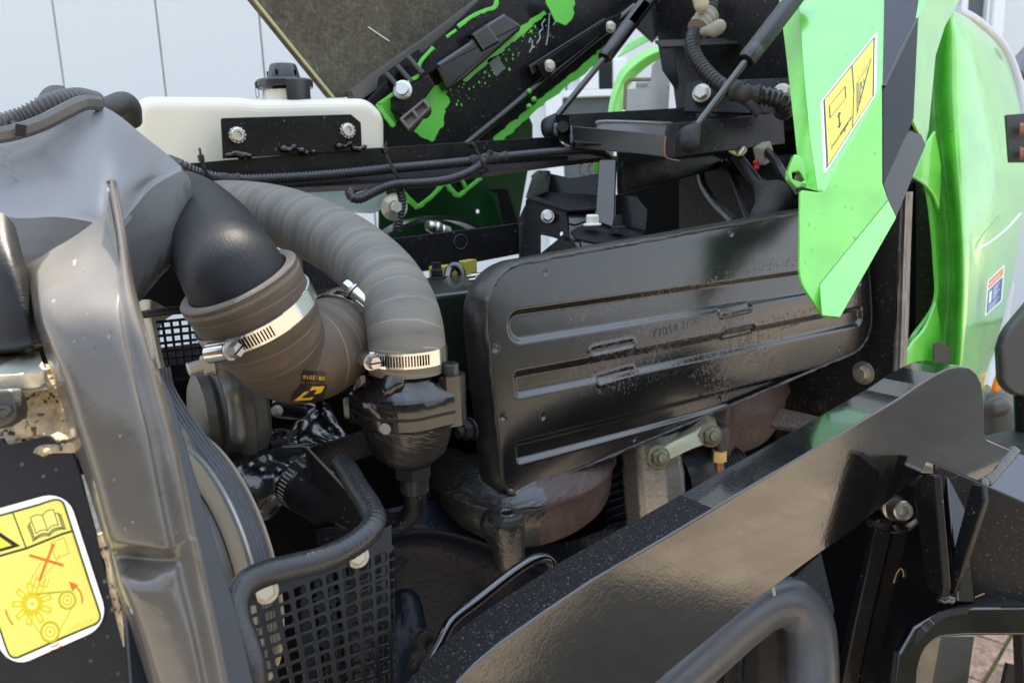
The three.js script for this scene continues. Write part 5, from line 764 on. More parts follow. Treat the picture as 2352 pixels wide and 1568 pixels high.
{
  const t = thing('loader_bracket', 'black welded loader bracket with curved opening at the lower right', 'bracket');
  const D = .80, post = P3([1960, 1230, .92], [2140, 1200, .80], [1980, 1568, .88]);
  part('post_plate', plate([[1880, 1250], [1990, 1180], [2110, 1085], [2175, 1090], [2200, 1380], [2128, 1445, 30], [2100, 1600], [1860, 1600], [1915, 1400]], post, .02, { bev: .002 }), M.gloss, t);
  part('post_rib', plate([[2002, 1195], [2018, 1190], [1962, 1440], [1930, 1600], [1912, 1600], [1945, 1440]], frame(post.at(0, 0, .02), post.n.clone(), post.u.clone()), .02, { bev: .002 }), M.black, t);
  part('gusset', plate([[2098, 1112, 14], [2128, 1090, 8], [2146, 1092, 8], [2152, 1160], [2168, 1350], [2164, 1372], [2128, 1350], [2118, 1280]], P3([2100, 1110, .775], [2150, 1100, .74], [2165, 1370, .745]), .008, { bev: .0015 }), M.black, t);
  part('web_plate', plate([[2146, 1066], [2256, 1112], [2440, 1192], [2440, 1430], [2280, 1390], [2172, 1374], [2150, 1150]], P3([2150, 1100, .79], [2256, 1112, .775], [2172, 1374, .79]), .010, { bev: .001 }), M.rusty, t);
  part('diagonal_rib', plate([[2232, 1110], [2258, 1116], [2262, 1150], [2190, 1370], [2172, 1376], [2168, 1350]], P3([2240, 1112, .755], [2260, 1150, .745], [2172, 1374, .765]), .008, { bev: .0015 }), M.black, t);
  part('lower_flange', sheet(VG([[[2440, 1290, .86], [2330, 1300, .85], [2230, 1345, .83], [2172, 1380, .80], [2110, 1430, .79]], [[2440, 1330, .80], [2330, 1345, .79], [2230, 1375, .78], [2160, 1400, .765], [2100, 1450, .76]], [[2440, 1392, .765], [2320, 1394, .758], [2230, 1394, .75], [2150, 1410, .745], [2092, 1470, .745]]]), .006, { nu: 6, nv: 4 }), M.rusty, t);
  part('curved_bar', plate([[2440, 1392], [2320, 1394], [2230, 1395], [2160, 1404], [2100, 1440], [2066, 1500], [2050, 1640], [2106, 1640], [2112, 1540], [2124, 1494, 26], [2156, 1464, 20], [2220, 1459], [2440, 1459]], P3([2320, 1400, .75], [2100, 1450, .745], [2106, 1600, .735]), .012, { bev: .0022, bseg: 3 }), M.gloss, t);
  part('weld_lump', casting([[V(2168, 1374, .755), V(2180, 1378, .755), .007, .004], [V(2192, 1366, .76), V(2180, 1375, .758), .003]], .002), M.wet, t);
  const s = thing('steel_stand', 'tan-reflecting black steel leg seen through the bracket opening', 'leg'); part('leg_plate', plate([[2128, 1460], [2240, 1460], [2215, 1640], [2118, 1640]], P3([2130, 1470, .95], [2230, 1470, 1.0], [2130, 1600, .95]), .01), M.gloss, s);
  const k = thing('steel_upright', 'dark vertical steel leg at the lower right corner', 'leg'); part('leg_plate', plate([[2346, 1450], [2400, 1450], [2400, 1640], [2354, 1640]], PD(2350, 1500, 1.1), .02), M.black, k);
  const w = thing('flat_iron', 'slanting flat steel bar end over the paving', 'bar'); part('bar', plate([[2316, 1524], [2340, 1530], [2360, 1545], [2330, 1640], [2290, 1640]], PD(2320, 1560, 1.2), .008), M.black, w);
  const bl = thing('shelf_bolt', 'bright zinc socket bolt under the loader beam at right', 'bolt'); const p = V(2052, 1165, .835), d = V(2095, 1180, .80).sub(p);
  part('bolt_head', place([lathe([[0, 0], [.0135, 0], [.0135, .004], [.0115, .0065], [.0105, .02], [.0092, .0215], [.005, .0215], [.0045, .012], [0, .012]], 30)], p, d), M.steel, bl);
  part('bolt_shank', place([cyl(.007, .007, .03, 20, -.03)], p, d), M.steel, bl);
  const cu = thing('curved_strap', 'thin curved black strap beneath the bright bolt', 'strap'); part('strap', sheet(VG([[[1990, 1190, .86], [2040, 1205, .83], [2080, 1204, .81], [2104, 1190, .80]], [[1992, 1204, .85], [2040, 1220, .82], [2084, 1216, .80], [2108, 1196, .79]]]), .002, { nu: 5, nv: 2 }), M.gloss, cu);
  const st = thing('straw', 'bent dry straw lying on the black post plate', 'straw', 'straws'); part('stalk', sweep([[2056, 1338], [2064, 1315], [2072, 1306], [2077, 1310], [2079, 1325]].map(([x, y]) => post.hit(x, y).addScaledVector(post.n, .0012)), .0008, { radial: 6, n: 20 }), phys([.3, .22, .1], .8), st);
  const st2 = thing('straw', 'straight straw on the rusty lower flange', 'straw', 'straws'); part('stalk', sweep([V(2240, 1372, .776), V(2268, 1360, .778), V(2290, 1349, .78)], .0009, { radial: 6, n: 6 }), phys([.32, .17, .08], .8), st2);
}
{
  const t = thing('tail_pipe', 'matt grey bent exhaust pipe looping under the loader beam', 'pipe');
  part('pipe_bend', sweep([V(1400, 1690, .80), V(1520, 1590, .80), V(1620, 1500, .81), V(1705, 1425, .82), V(1768, 1385, .83), V(1822, 1385, .835), V(1855, 1425, .835), V(1865, 1490, .83), V(1866, 1580, .82), V(1868, 1700, .81)], u => .0262, { radial: 40, n: 80 }), M.greyPipe, t);
  part('drip_run', sweep([V(1771, 1332, .803), V(1776, 1350, .801), V(1779, 1366, .803)], .0018, { radial: 8, n: 8 }), phys([.35, .34, .32], .6), t);
  const b = thing('steering_boot', 'dusty black ribbed boot inside the grey pipe bend', 'boot');
  part('boot', place([lathe([[0, -.1], [.022, -.1], [.024, -.085], [.020, -.08], [.024, -.074], [.020, -.068], [.025, -.062], [.021, -.056], [.027, -.05], [.026, -.03], [.024, 0], [.022, .03], [0, .03]], 40)], V(1760, 1470, .93), AY), M.plastic, b);
  const c = thing('chassis_rail', 'dark chassis upright behind the grey pipe bend', 'upright');
  part('upright', plate([[1530, 1560], [1700, 1440], [1960, 1200], [2000, 1210], [1940, 1640], [1530, 1640]], P3([1600, 1500, 1.05], [1950, 1250, 1.08], [1900, 1600, 1.0]), .02), M.firewall, c);
  for (const [x, w] of [[1640, 16], [1672, 20], [1692, 10]]) part('rib', plate([[x, 1470], [x + w, 1455], [x + w - 14, 1640], [x - 16, 1640]], PD(x, 1540, .98), .01), M.firewall, c);
}

// ================================================================ FIREWALL, TRAY, REAR FRAMES
{
  const t = thing('firewall', 'dusty black firewall plate right of the heat shield', 'bulkhead'); const X0 = 1.02, pl = PX(X0);
  part('plate', plate([[1560, 380], [2075, 330], [2052, 880], [2040, 1000], [1790, 1100], [1560, 1000]], pl, .004, { bev: .0008 }), M.firewall, t);
  const nd = AX.clone().negate();
  part('bolt', [...place([...hexHead(.0105, .008, 1.1), lathe([[0, 0], [.017, 0], [.0165, .0015], [0, .0016]], 24)], pl.hit(1984, 856), nd)], M.zinc, t); part('bolt', [...place(hexHead(.0105, .008, 1.3), pl.hit(1882, 930), nd)], M.firewall, t, 'black bolt');
  part('rust_ledge', plate([[1790, 935], [1890, 958], [1880, 990], [1770, 975]], P3([1790, 935, 1.02], [1890, 958, 1.04], [1780, 975, .97]), .006), phys(1, .85, { map: rustyMap, color: lin(3.2, 2.4, 1.8) }), t);
  const s = thing('rubber_seal', 'vertical dusty grey rubber seal strip beside the green bodywork', 'seal');
  part('seal_strip', sheet(VG([[[2066, 440, 1.09], [2082, 440, 1.07], [2098, 440, 1.10]], [[2060, 600, 1.09], [2076, 600, 1.07], [2092, 600, 1.10]], [[2056, 740, 1.09], [2072, 740, 1.07], [2088, 740, 1.10]], [[2050, 890, 1.09], [2066, 890, 1.07], [2080, 890, 1.10]]]), .008, { nu: 3, nv: 4, linU: true, crease: .5 }), M.rubberStrip, s);
  const f = thing('welded_bulkhead', 'black welded steel frame across the top right of the bay', 'frame');
  const p2 = PX(1.10); part('back_plate', plate([[1500, -60], [1900, -60], [1900, 300], [1560, 300], [1545, 190], [1512, 100]], p2, .006), M.black, f);
  part('flange', plate([[1505, 92], [1800, 82], [1802, 94], [1520, 106]], P3([1510, 95, 1.30], [1800, 86, 1.40], [1520, 106, 1.27]), .004), M.rusty, f);
  part('side_ear', plate([[1512, 100, 4], [1545, 102], [1560, 190], [1556, 210], [1522, 160]], PD(1530, 150, 1.42), .004), M.black, f);
  part('mount_plate', plate([[1580, 186, 5], [1816, 178], [1818, 262], [1572, 256]], P3([1580, 190, 1.30], [1816, 180, 1.24], [1575, 255, 1.29]), .005), M.black, f);
  for (const [x, y, d] of [[1612, 214, 1.275], [1797, 214, 1.235]]) part('bolt', place(hexHead(.012, .009, 1.25), V(x, y, d), FWD.clone().negate().addScaledVector(RI, -.5)), M.zinc, f);
  part('upper_beam', plate([[1430, -50], [1560, -50], [1530, 60], [1500, 95], [1440, 40]], PD(1480, 20, 1.5), .01), M.black, f);
  part('grey_duct', sheet(VG([[[1650, 170, 1.5], [1720, 140, 1.5], [1820, 120, 1.5]], [[1650, 185, 1.48], [1720, 170, 1.46], [1820, 165, 1.45]], [[1650, 195, 1.5], [1720, 192, 1.5], [1820, 195, 1.5]]]), .005), M.ashPlastic, f);
  const g = thing('galvanised_plate', 'stepped grey galvanised plate beside the green arch', 'plate');
  part('plate', plate([[1436, 255], [1440, 204, 4], [1460, 203], [1462, 183], [1495, 183], [1498, 150], [1522, 126], [1532, 130], [1540, 190], [1536, 255]], PD(1490, 200, 1.55), .004), M.galv, g);
  part('folded_tab', plate([[1431, 250], [1434, 188, 6], [1446, 178], [1496, 177], [1496, 184], [1450, 185], [1441, 194], [1439, 250]], PD(1450, 200, 1.53), .006), phys([.25, .22, .13], .6), g);
}
{
  const t = thing('steel_tray', 'open black steel tray frame right of the tank and rail', 'tray');
  part('front_bar', plate([[1312, 289], [1533, 308], [1530, 361], [1312, 337]], P3([1316, 291, 1.22], [1533, 308, 1.08], [1316, 335, 1.22]), .004, { bev: .0012 }), M.satin, t);
  part('side_bar', plate([[1536, 283], [1800, 258], [1804, 330], [1540, 362], [1530, 355], [1532, 300]], P3([1534, 290, 1.08], [1798, 262, 1.20], [1538, 361, 1.08]), .004, { bev: .0012 }), M.black, t);
  part('back_bar', plate([[1262, 264, 3], [1600, 245], [1600, 282], [1420, 300], [1262, 316]], P3([1264, 263, 1.32], [1598, 245, 1.40], [1264, 310, 1.32]), .004, { bev: .0012 }), M.black, t);
  part('floor', plate([[1300, 300], [1420, 285], [1640, 265], [1780, 258], [1780, 300], [1540, 340], [1320, 325]], P3([1300, 305, 1.28], [1640, 275, 1.36], [1535, 345, 1.10]), .003), M.black, t);
  part('inner_step', sheet(VG([[[1368, 288, 1.25], [1375, 276, 1.27], [1450, 276, 1.24], [1545, 280, 1.20]], [[1370, 290, 1.235], [1380, 282, 1.24], [1450, 283, 1.215], [1543, 288, 1.17]], [[1374, 306, 1.22], [1385, 305, 1.22], [1450, 308, 1.20], [1540, 314, 1.14]]]), .004), M.satin, t);
  part('left_bracket', plate([[1262, 264], [1308, 262], [1312, 335], [1275, 320]], P3([1262, 264, 1.315], [1308, 262, 1.25], [1275, 320, 1.30]), .004), M.black, t);
  part('front_lip', plate([[1534, 300, 3], [1538, 284], [1560, 280], [1548, 362], [1530, 360]], P3([1534, 300, 1.078], [1560, 285, 1.084], [1535, 360, 1.078]), .003), M.black, t);
  part('weld_bead', casting([[V(1312, 290, 1.22), V(1314, 330, 1.22), .003, .005], [V(1276, 290, 1.25), V(1278, 310, 1.25), .006]], .003), M.wet, t); part('stud', place([cyl(.009, .009, .02)], V(1291, 298, 1.26), FWD.clone().negate()), M.rusty, t);
  part('edge_wear', sweep([V(1529, 312, 1.077), V(1527, 340, 1.077), V(1529, 360, 1.077), V(1560, 370, 1.082)], .0014, { radial: 6, n: 18 }), phys([.2, .09, .05], .7), t, 'rusty cut edge');
  const b = thing('mount_bracket', 'folded black steel mounting bracket behind the heat shield', 'bracket');
  part('strap', plate([[1376, 366, 6], [1414, 366, 6], [1410, 500], [1406, 520], [1366, 508]], P3([1376, 366, 1.17], [1414, 370, 1.15], [1366, 505, 1.13]), .005, { bev: .0014 }), M.satin, b);
  part('beam', plate([[1428, 384], [1430, 372], [1642, 357], [1660, 366], [1650, 388], [1428, 446]], P3([1430, 384, 1.16], [1640, 360, 1.30], [1428, 446, 1.16]), .005, { bev: .0014 }), M.black, b);
  part('left_ear', plate([[1207, 452], [1224, 398, 5], [1236, 390, 3], [1262, 391], [1256, 440], [1216, 456]], P3([1210, 452, 1.22], [1260, 391, 1.24], [1220, 456, 1.20]), .004, { holes: [{ c: [1225, 402], rp: 6 }] }), M.black, b);
  part('back_wall', plate([[1240, 392], [1310, 408], [1376, 398], [1376, 470], [1240, 450]], P3([1240, 392, 1.26], [1376, 398, 1.22], [1240, 450, 1.25]), .004), M.black, b);
  part('shelf', plate([[1210, 454, 4], [1240, 440], [1376, 446], [1378, 478], [1305, 482]], P3([1210, 454, 1.18], [1376, 446, 1.22], [1305, 482, 1.12]), .004), M.dull, b);
  part('front_wall', plate([[1207, 458], [1216, 456], [1302, 484], [1306, 540], [1330, 575], [1280, 600], [1196, 620], [1197, 575]], P3([1210, 460, 1.18], [1302, 484, 1.14], [1200, 600, 1.18]), .004, { holes: [[[1240, 538], [1270, 545], [1300, 556], [1330, 556], [1332, 574], [1240, 585]], { c: [1288, 536], rp: 5 }] }), M.black, b);
  part('step', plate([[1304, 486, 5], [1368, 480], [1368, 500], [1322, 515], [1308, 512]], P3([1304, 486, 1.13], [1368, 480, 1.15], [1310, 512, 1.11]), .004), M.satin, b);
  part('foot_plate', plate([[1310, 530, 6], [1330, 518], [1405, 512], [1482, 528], [1476, 548], [1368, 556], [1322, 546]], P3([1312, 530, 1.09], [1480, 530, 1.12], [1368, 556, 1.05]), .004), M.dull, b);
  part('right_ear', plate([[1414, 446], [1462, 452], [1486, 482, 3], [1482, 530], [1412, 516]], P3([1414, 446, 1.15], [1480, 460, 1.11], [1412, 516, 1.14]), .004), M.black, b);
  part('bolt', place([...hexHead(.0092, .012, 1.35, .2)], V(1361, 517, 1.09), AY), phys([.7, .68, .58], .5), b, 'pale flanged bolt'); part('stud', place([...hexHead(.011, .006, 1), cyl(.0055, .006, .022)], V(1420, 531, 1.085), AY), M.plastic, b); part('side_nut', place(hexHead(.008, .007), V(1258, 497, 1.15), FWD.clone().negate()), M.steel, b);
}
{ // far side of the bay
  solo('bay_divider', 'plain black sheet steel closing the bay behind the cables', 'panel', plate([[1416, 430], [1416, 345], [1640, 335], [1660, 300], [1790, 262], [1830, 240], [1880, 240], [1880, 560], [1480, 560], [1424, 530]], PX(1.19), .004), M.deep);
  const t = thing('far_rail', 'black flat steel rail with a plugged round hole across the far side', 'rail');
  part('rail_plate', plate([[860, 552], [1200, 511], [1200, 582], [1010, 618], [860, 640]], PZ(-1.0), .006), M.black, t); const p = onZ(1058, 555, -.9992);
  part('ring', place([new THREE.TorusGeometry(.0105, .0008, 8, 32).rotateX(Math.PI / 2)], p, AZ), M.ashPlastic, t); part('end_post', plate([[1190, 505], [1206, 470], [1212, 600], [1192, 605]], PD(1200, 550, 1.19), .006), M.black, t);
  const a = thing('arched_strap', 'black arched steel strap behind the far rail', 'strap'); part('strap', sweep(Zp([[880, 540], [920, 518], [965, 505], [1010, 500], [1050, 506], [1092, 524]], -1.04), 0, { prof: [[.003, -.018], [.003, .018], [-.003, .018], [-.003, -.018]], n: 40, upHint: AY }), M.satin, a);
  const c = thing('fuel_fitting', 'bright metal hose fitting on the far side', 'fitting'); part('fitting', place([lathe([[0, -.02], [.009, -.02], [.009, -.008], [.0075, -.006], [.0105, 0], [.0105, .004], [.0085, .007], [.0085, .014], [.006, .018], [0, .018]], 24)], onZ(1003, 524, -1.01), V3(-1, .35, .2)), M.steel, c);
  const g = thing('far_green_panel', 'dark green far side panel glimpsed between the rail and tray', 'panel');
  part('panel', plate([[870, 430], [1100, 310], [1216, 268, 4], [1224, 285], [1224, 330], [1190, 520], [870, 580]], PZ(-1.3), .004, { holes: [{ c: [1098, 485], rp: 5 }] }), M.greenDark, g); part('brace', plate([[1120, 434], [1166, 432, 8], [1196, 530], [1160, 530], [1146, 446]], PZ(-1.27), .006), M.dull, g);
  const n = thing('nut_washer', 'grey nut and washer beside the tank lower corner', 'nut'); const np = onZ(906, 475, -1.02); part('nut', place(hexHead(.009, .008, 1), np, V3(-.1, 0, 1)), M.zinc, n); part('washer', place([lathe([[0, -.003], [.019, -.003], [.019, 0], [.018, .0006], [0, .0008]], 28)], np, V3(-.1, 0, 1)), M.zinc, n);
  const w = thing('injector_pipe', 'small black bent pipe among yellow fittings past the grey hose', 'pipe'); part('pipe', sweep([V(1026, 640, .99), V(1033, 618, 1.0), V(1044, 610, 1.0), V(1056, 618, 1.0), V(1062, 640, 1.0)], .0052, { radial: 14, n: 30 }), M.gloss, w); part('yellow_clip', [boxW(-.022, .022, -.01, .012, -.01, .01, .002, .001).translate(...V(1028, 630, 1.03).toArray()), boxW(-.012, .012, -.01, .012, -.006, .006, .002, .001).rotateY(.4).translate(...V(1075, 618, 1.03).toArray())], phys([.3, .25, .04], .5), w);
  const k = thing('black_box', 'black boxy relay under the arching grey hose', 'relay'); part('box', boxW(-.03, .03, -.03, .03, -.02, .02, .003, .002).translate(...V(740, 612, .95).toArray()), M.plastic, k);
  const m = thing('mesh_shroud', 'curved beige-edged fan shroud of square mesh below the elbow', 'fan shroud');
  const bars = [], cs = (x, y) => V(x, y, .80 + (x - 350) * .0006); const xs = [352, 372, 392, 412, 433, 454, 475], ys = [728, 744, 760, 777, 795, 812, 830, 848, 868, 890]; for (const x of xs) bars.push(sweep(ys.map((y, i) => cs(x + i * 3 - (x - 350) * .02 * i, y + (475 - x) * .1)), .0014, { radial: 8, n: 18 })); for (const y of ys) bars.push(sweep(xs.map((x, i) => cs(x + ys.indexOf(y) * 3 - (x - 350) * .02 * ys.indexOf(y), y + (475 - x) * .1)), .0015, { radial: 8, n: 12 }));
  part('mesh', bars, M.plastic, m).userData.kind = 'stuff'; part('shroud_rim', sheet(VG([[[318, 690, .82], [350, 690, .80], [400, 720, .86]], [[330, 760, .80], [352, 745, .79], [366, 760, .83]], [[360, 860, .78], [378, 870, .77], [392, 890, .81]], [[400, 960, .77], [415, 980, .76], [440, 1000, .80]]]), .004), phys([.42, .4, .3], .6), m); part('upper_rim', sweep([V(318, 724, .79), V(370, 716, .79), V(430, 712, .80), V(470, 716, .82)], .004, { radial: 10, n: 20 }), M.plastic, m);
}

// ================================================================ RAISED HOOD
{
  const t = thing('raised_hood', 'raised lime green hood with black inside and yellow warning sticker', 'hood');
  const bp = P3([765, 222, 1.22], [1090, 0, 1.42], [580, -10, 1.10]);
  part('insulation_board', plate([[560, -34], [766, 223], [802, 222], [1000, 84], [1120, -20], [1180, -80], [540, -80]], bp, .02, { bev: .002 }), M.felt, t);
  part('board_edge', sweep([bp.hit(556, -36), bp.hit(660, 94), bp.hit(766, 224)], .0022, { radial: 8, n: 20 }), phys([.5, .47, .25], .6), t, 'pale yellow trim edge');
  part('board_frame', sweep([bp.hit(800, 224), bp.hit(900, 152), bp.hit(1000, 82), bp.hit(1130, -20)].map(p => p.addScaledVector(bp.n, .006)), 0, { prof: [[.010, -.009], [.010, .009], [-.010, .009], [-.010, -.009]], n: 20 }), phys([.12, .11, .095], .5, { bumpMap: grain, bumpScale: .0002 }), t);
  part('scratch', sweep([bp.hit(845, 62), bp.hit(868, 78), bp.hit(893, 95)].map(p => p.addScaledVector(bp.n, .0006)), .0012, { radial: 6, n: 10 }), M.white, t, 'white scratch on the board');
  const sp = PZ(-1.19);
  part('inner_side', plate([[838, 236], [880, 190], [985, 108], [1130, -30], [1640, -60], [1470, 55], [1392, 116], [1150, 318], [1138, 335], [880, 345]], sp, .006, { bev: .002 }), M.black, t);
  const up = frame(sp.at(0, 0, .022), sp.n.clone(), sp.u.clone());
  part('stiffener', [plate([[1000, 148, 8], [1080, 96], [1100, 66, 8], [1160, 30], [1200, 56, 14], [1196, 70], [1060, 188, 14], [1028, 210, 10], [1020, 190]], up, .024, { bev: .006, bseg: 4 }), plate([[1085, 78], [1120, 54], [1150, 96], [1112, 118]], frame(sp.at(0, 0, .028), sp.n.clone(), sp.u.clone()), .02, { bev: .004 })], M.satin, t);
  part('stiffener', plate([[905, 218, 8], [985, 168], [1000, 196], [950, 262, 8], [925, 280], [905, 250]], up, .016, { bev: .003 }), M.black, t);
  part('channel_edge', [sweep([V3(0, 0, 0), V3(0, 0, 0)].length ? [sp.hit(1030, 360), sp.hit(1150, 262), sp.hit(1250, 180), sp.hit(1390, 66), sp.hit(1450, 18)].map(p => p.addScaledVector(sp.n, .008)) : [], .008, { radial: 14, n: 40 }), plate([[1215, 150], [1390, 40], [1402, 52], [1225, 172]], frame(sp.at(0, 0, .02), sp.n.clone(), sp.u.clone()), .01, { bev: .002 })].flat(), M.satin, t);
  part('hinge_strip', plate([[1235, 148], [1400, 40], [1430, 30], [1420, 52], [1280, 150], [1262, 178, 8], [1246, 176, 8]], frame(sp.at(0, 0, .026), sp.n.clone(), sp.u.clone()), .004, { bev: .001, holes: [{ c: [1262, 151], rp: 9 }] }), M.black, t);
  const gp = frame(sp.at(0, 0, .0014), sp.n.clone(), sp.u.clone());
  const jag = (pts, a = 5) => { const o = []; pts.forEach((p, i) => { const q = pts[(i + 1) % pts.length], n = Math.max(1, Math.round(Math.hypot(q[0] - p[0], q[1] - p[1]) / 9)); for (let k = 0; k < n; k++) o.push([mixf(p[0], q[0], k / n) + (k ? (rnd() - .5) * a : 0), mixf(p[1], q[1], k / n) + (k ? (rnd() - .5) * a : 0)]); }); return o; };
  for (const s of [[[991, 202], [1016, 188], [1050, 168], [1056, 178], [1034, 196], [1024, 216], [1034, 234], [1022, 250], [1020, 284], [1006, 304], [992, 326], [974, 318], [950, 302], [992, 256], [976, 222]], [[868, 238], [900, 226], [912, 250], [906, 268], [912, 280], [898, 286], [884, 262]], [[1060, 176], [1110, 130], [1180, 72], [1250, 24], [1256, 32], [1190, 88], [1120, 146], [1070, 188]], [[1132, 318], [1250, 220], [1340, 146], [1450, 52], [1464, 60], [1350, 164], [1240, 246], [1144, 332]], [[1252, -10], [1320, 0], [1316, 40], [1300, 58, 6], [1276, 50], [1258, 14]]])
    part('green_overspray', plate(jag(s, 5), s[0][0] === 1252 ? frame(sp.at(0, 0, .03), sp.n.clone(), sp.u.clone()) : gp, .0012, { bev: .0002, bseg: 1 }), M.greenEdge, t, 'lime green paint overspray');
  const ribbon = (q, w) => { const c = new THREE.CatmullRomCurve3(q.map(([x, y]) => V3(x, y, 0)), false, 'centripetal').getSpacedPoints(Math.max(4, q.length * 3)), L = [], R = []; c.forEach((p, k) => { const a = c[Math.max(0, k - 1)], b = c[Math.min(c.length - 1, k + 1)], d = b.clone().sub(a).normalize(), ww = w * (.7 + .6 * rnd()); L.push([p.x - d.y * ww, p.y + d.x * ww]); R.unshift([p.x + d.y * w * .8, p.y - d.x * w * .8]); }); return [...L, ...R]; };
  const ep = frame(sp.at(0, 0, .0235), sp.n.clone(), sp.u.clone());
  for (const [q, w] of [[[[868, 240], [905, 214], [944, 184], [966, 168], [962, 150], [996, 108]], 4.5], [[[1026, 84], [1048, 68]], 3.5], [[[1052, 60], [1090, 34], [1118, 22], [1136, 16], [1142, -2]], 5], [[[868, 238], [884, 262], [906, 290]], 6]]) part('green_edge', plate(ribbon(q, w), ep, .003, { bev: .0006, bseg: 1 }), M.greenEdge, t, 'lime green rim');
  const fl = []; for (let i = 0; i < 70; i++) { const u = rnd(); const x = mixf(1040, 1250, u) + (rnd() - .5) * 50, y = mixf(230, 70, u) + (rnd() - .5) * 40; const c = new THREE.CircleGeometry(.0006 + rnd() * rnd() * .003, 7); c.applyMatrix4(frame(sp.hit(x, y).addScaledVector(sp.n, .0019 + i * .00001), sp.n.clone(), sp.u.clone()).m()); fl.push(c); } for (const [x, y] of [[1203, 212], [1214, 230], [1203, 246]]) { const c = new THREE.SphereGeometry(.0048, 12, 8); const p = sp.hit(x, y).addScaledVector(sp.n, .016); c.translate(p.x, p.y, p.z); fl.push(c); } part('paint_speck', fl, M.greenEdge, t).userData.kind = 'stuff';
  const chalk = []; for (const q of [[[1216, 120], [1222, 104], [1218, 88], [1214, 98]], [[1232, 100], [1240, 86], [1238, 74], [1246, 66], [1244, 56], [1252, 44]], [[1254, 104], [1258, 80], [1260, 56], [1262, 30]], [[1270, 58], [1276, 48], [1274, 36]]]) chalk.push(...sweep(q.map(([x, y]) => sp.hit(x, y).addScaledVector(sp.n, .0008)), .0011, { radial: 5, n: 20 })); part('chalk_mark', chalk, phys([.45, .5, .6], .9), t, 'pale handwritten chalk mark');
  part('grey_patch', plate(jag([[1118, 140], [1142, 126], [1162, 156], [1140, 176]], 4), gp, .0008, { bev: .0001, bseg: 1 }), phys([.1, .14, .12], .7), t);
  part('ledge_rib', [[880, 176], [905, 158], [930, 138]].map(([x, y]) => plate([[x, y - 8], [x + 10, y - 14], [x + 46, y + 26], [x + 36, y + 34]], PD(x, y, 1.24), .012, { bev: .003 })), M.ashPlastic, t);
  part('under_ledge', plate([[800, 226], [960, 112], [1010, 150], [880, 245], [866, 240]], PD(880, 190, 1.262), .006), M.dull, t);
  part('bolt', place([lathe([[0, 0], [.015, 0], [.0145, .003], [.010, .006], [.0095, .011], [.005, .012], [0, .0105]], 28)], V(925, 207, 1.225), FWD.clone().negate()), M.steel, t); part('bolt', place(hexHead(.008, .006, 1.3), onZ(1262, 151, -1.163), V3(-.3, 0, 1)), M.zinc, t); part('bolt', place(hexHead(.008, .006, 1.3), onZ(1402, 62, -1.163), V3(-.3, 0, 1)), M.zinc, t);
  part('grey_clip', [plate([[916, 272, 3], [975, 224, 3], [990, 246, 3], [938, 298, 3]], PD(950, 260, 1.205), .014, { bev: .0015, holes: [[[926, 273], [946, 256], [957, 271], [938, 288]], [[952, 252], [972, 234], [982, 247], [962, 266]]] }), plate([[918, 272], [975, 226], [988, 246], [938, 294]], PD(950, 260, 1.214), .004)], phys([.13, .12, .105], .5), t);
  // nose corner hanging below the rail
  part('nose_corner', plate([[905, 395], [1080, 350], [1112, 402], [1100, 414], [1058, 450], [1048, 442], [1026, 406], [1014, 426], [962, 474], [950, 466]], PZ(-1.2), .008, { bev: .002 }), M.dull, t);
  for (const [q, w] of [[[[914, 426], [938, 454], [962, 476]], 6], [[[962, 476], [1000, 444], [1024, 414]], 4.5], [[[1022, 410], [1038, 434], [1054, 450]], 5], [[[1054, 450], [1078, 432], [1106, 408]], 4.5], [[[1106, 408], [1098, 394], [1090, 382]], 5], [[[1072, 432], [1062, 412], [1050, 392]], 3.5]]) part('green_edge', plate(ribbon(q, w), PZ(-1.19), .008, { bev: .001 }), M.greenEdge, t, 'lime green rim');
  // near side panel
  const a = [1893, 440, .905], b = [2027, 201, .955], c = [2106, 45, 1.0], l = [1838, 432, .918];
  const PA = P3(l, a, c), ol = (x, y, d) => PA.hit(x, y).sub(EYE).dot(FWD) + d;
  const A = (x, y) => [x, y, PA.hit(x, y).sub(EYE).dot(FWD)];
  const PB = P3(A(1893, 440), A(2027, 201), [1880, 653, .885]), dB = (x, y) => [x, y, PB.hit(x, y).sub(EYE).dot(FWD)];
  const m = M.green;
  const face = [plate([[1830, -60], [2160, -60], [2106, 45], [2027, 201], [1893, 440], [1878, 434], [1862, 330], [1848, 180]], PA, .004, { bev: .0009, bseg: 3 }),
    plate([[1782, -60], [1834, -60], [1851, 180], [1866, 330], [1882, 440], [1838, 428], [1828, 330], [1816, 220], [1802, 95]], P3(A(1834, -60), A(1882, 440), [1838, 428, ol(1838, 428, .02)]), .004, { bev: .0009, bseg: 3 }),
    plate([[1840, 436, 8], [1880, 441], [1893, 440], [2027, 201], [2028, 420], [2041, 459], [1883, 653], [1889, 722], [1842, 652, 14], [1838, 618]], PB, .004, { bev: .0009, bseg: 3 }),
    plate([[1883, 653], [2041, 459], [2060, 498, 4], [1930, 728, 5], [1889, 723, 4]], P3(dB(1883, 653), dB(2041, 459), [1930, 727, dB(1930, 727)[2] - .03]), .004, { bev: .0009, bseg: 3 }),
    plate([[2112, 40], [2140, -40], [2240, -60], [2172, 60], [2150, 130], [2134, 300], [2126, 332], [2096, 272], [2104, 150]], P3([2106, 45, 1.0], [2126, 332, 1.03], [2172, 60, 1.12]), .004, { bev: .0009 })];
  part('side_panel', face, m, t, 'lime green near side panel');
  const dS = (x, y, o) => [x, y, dB(2041, 459)[2] + o];
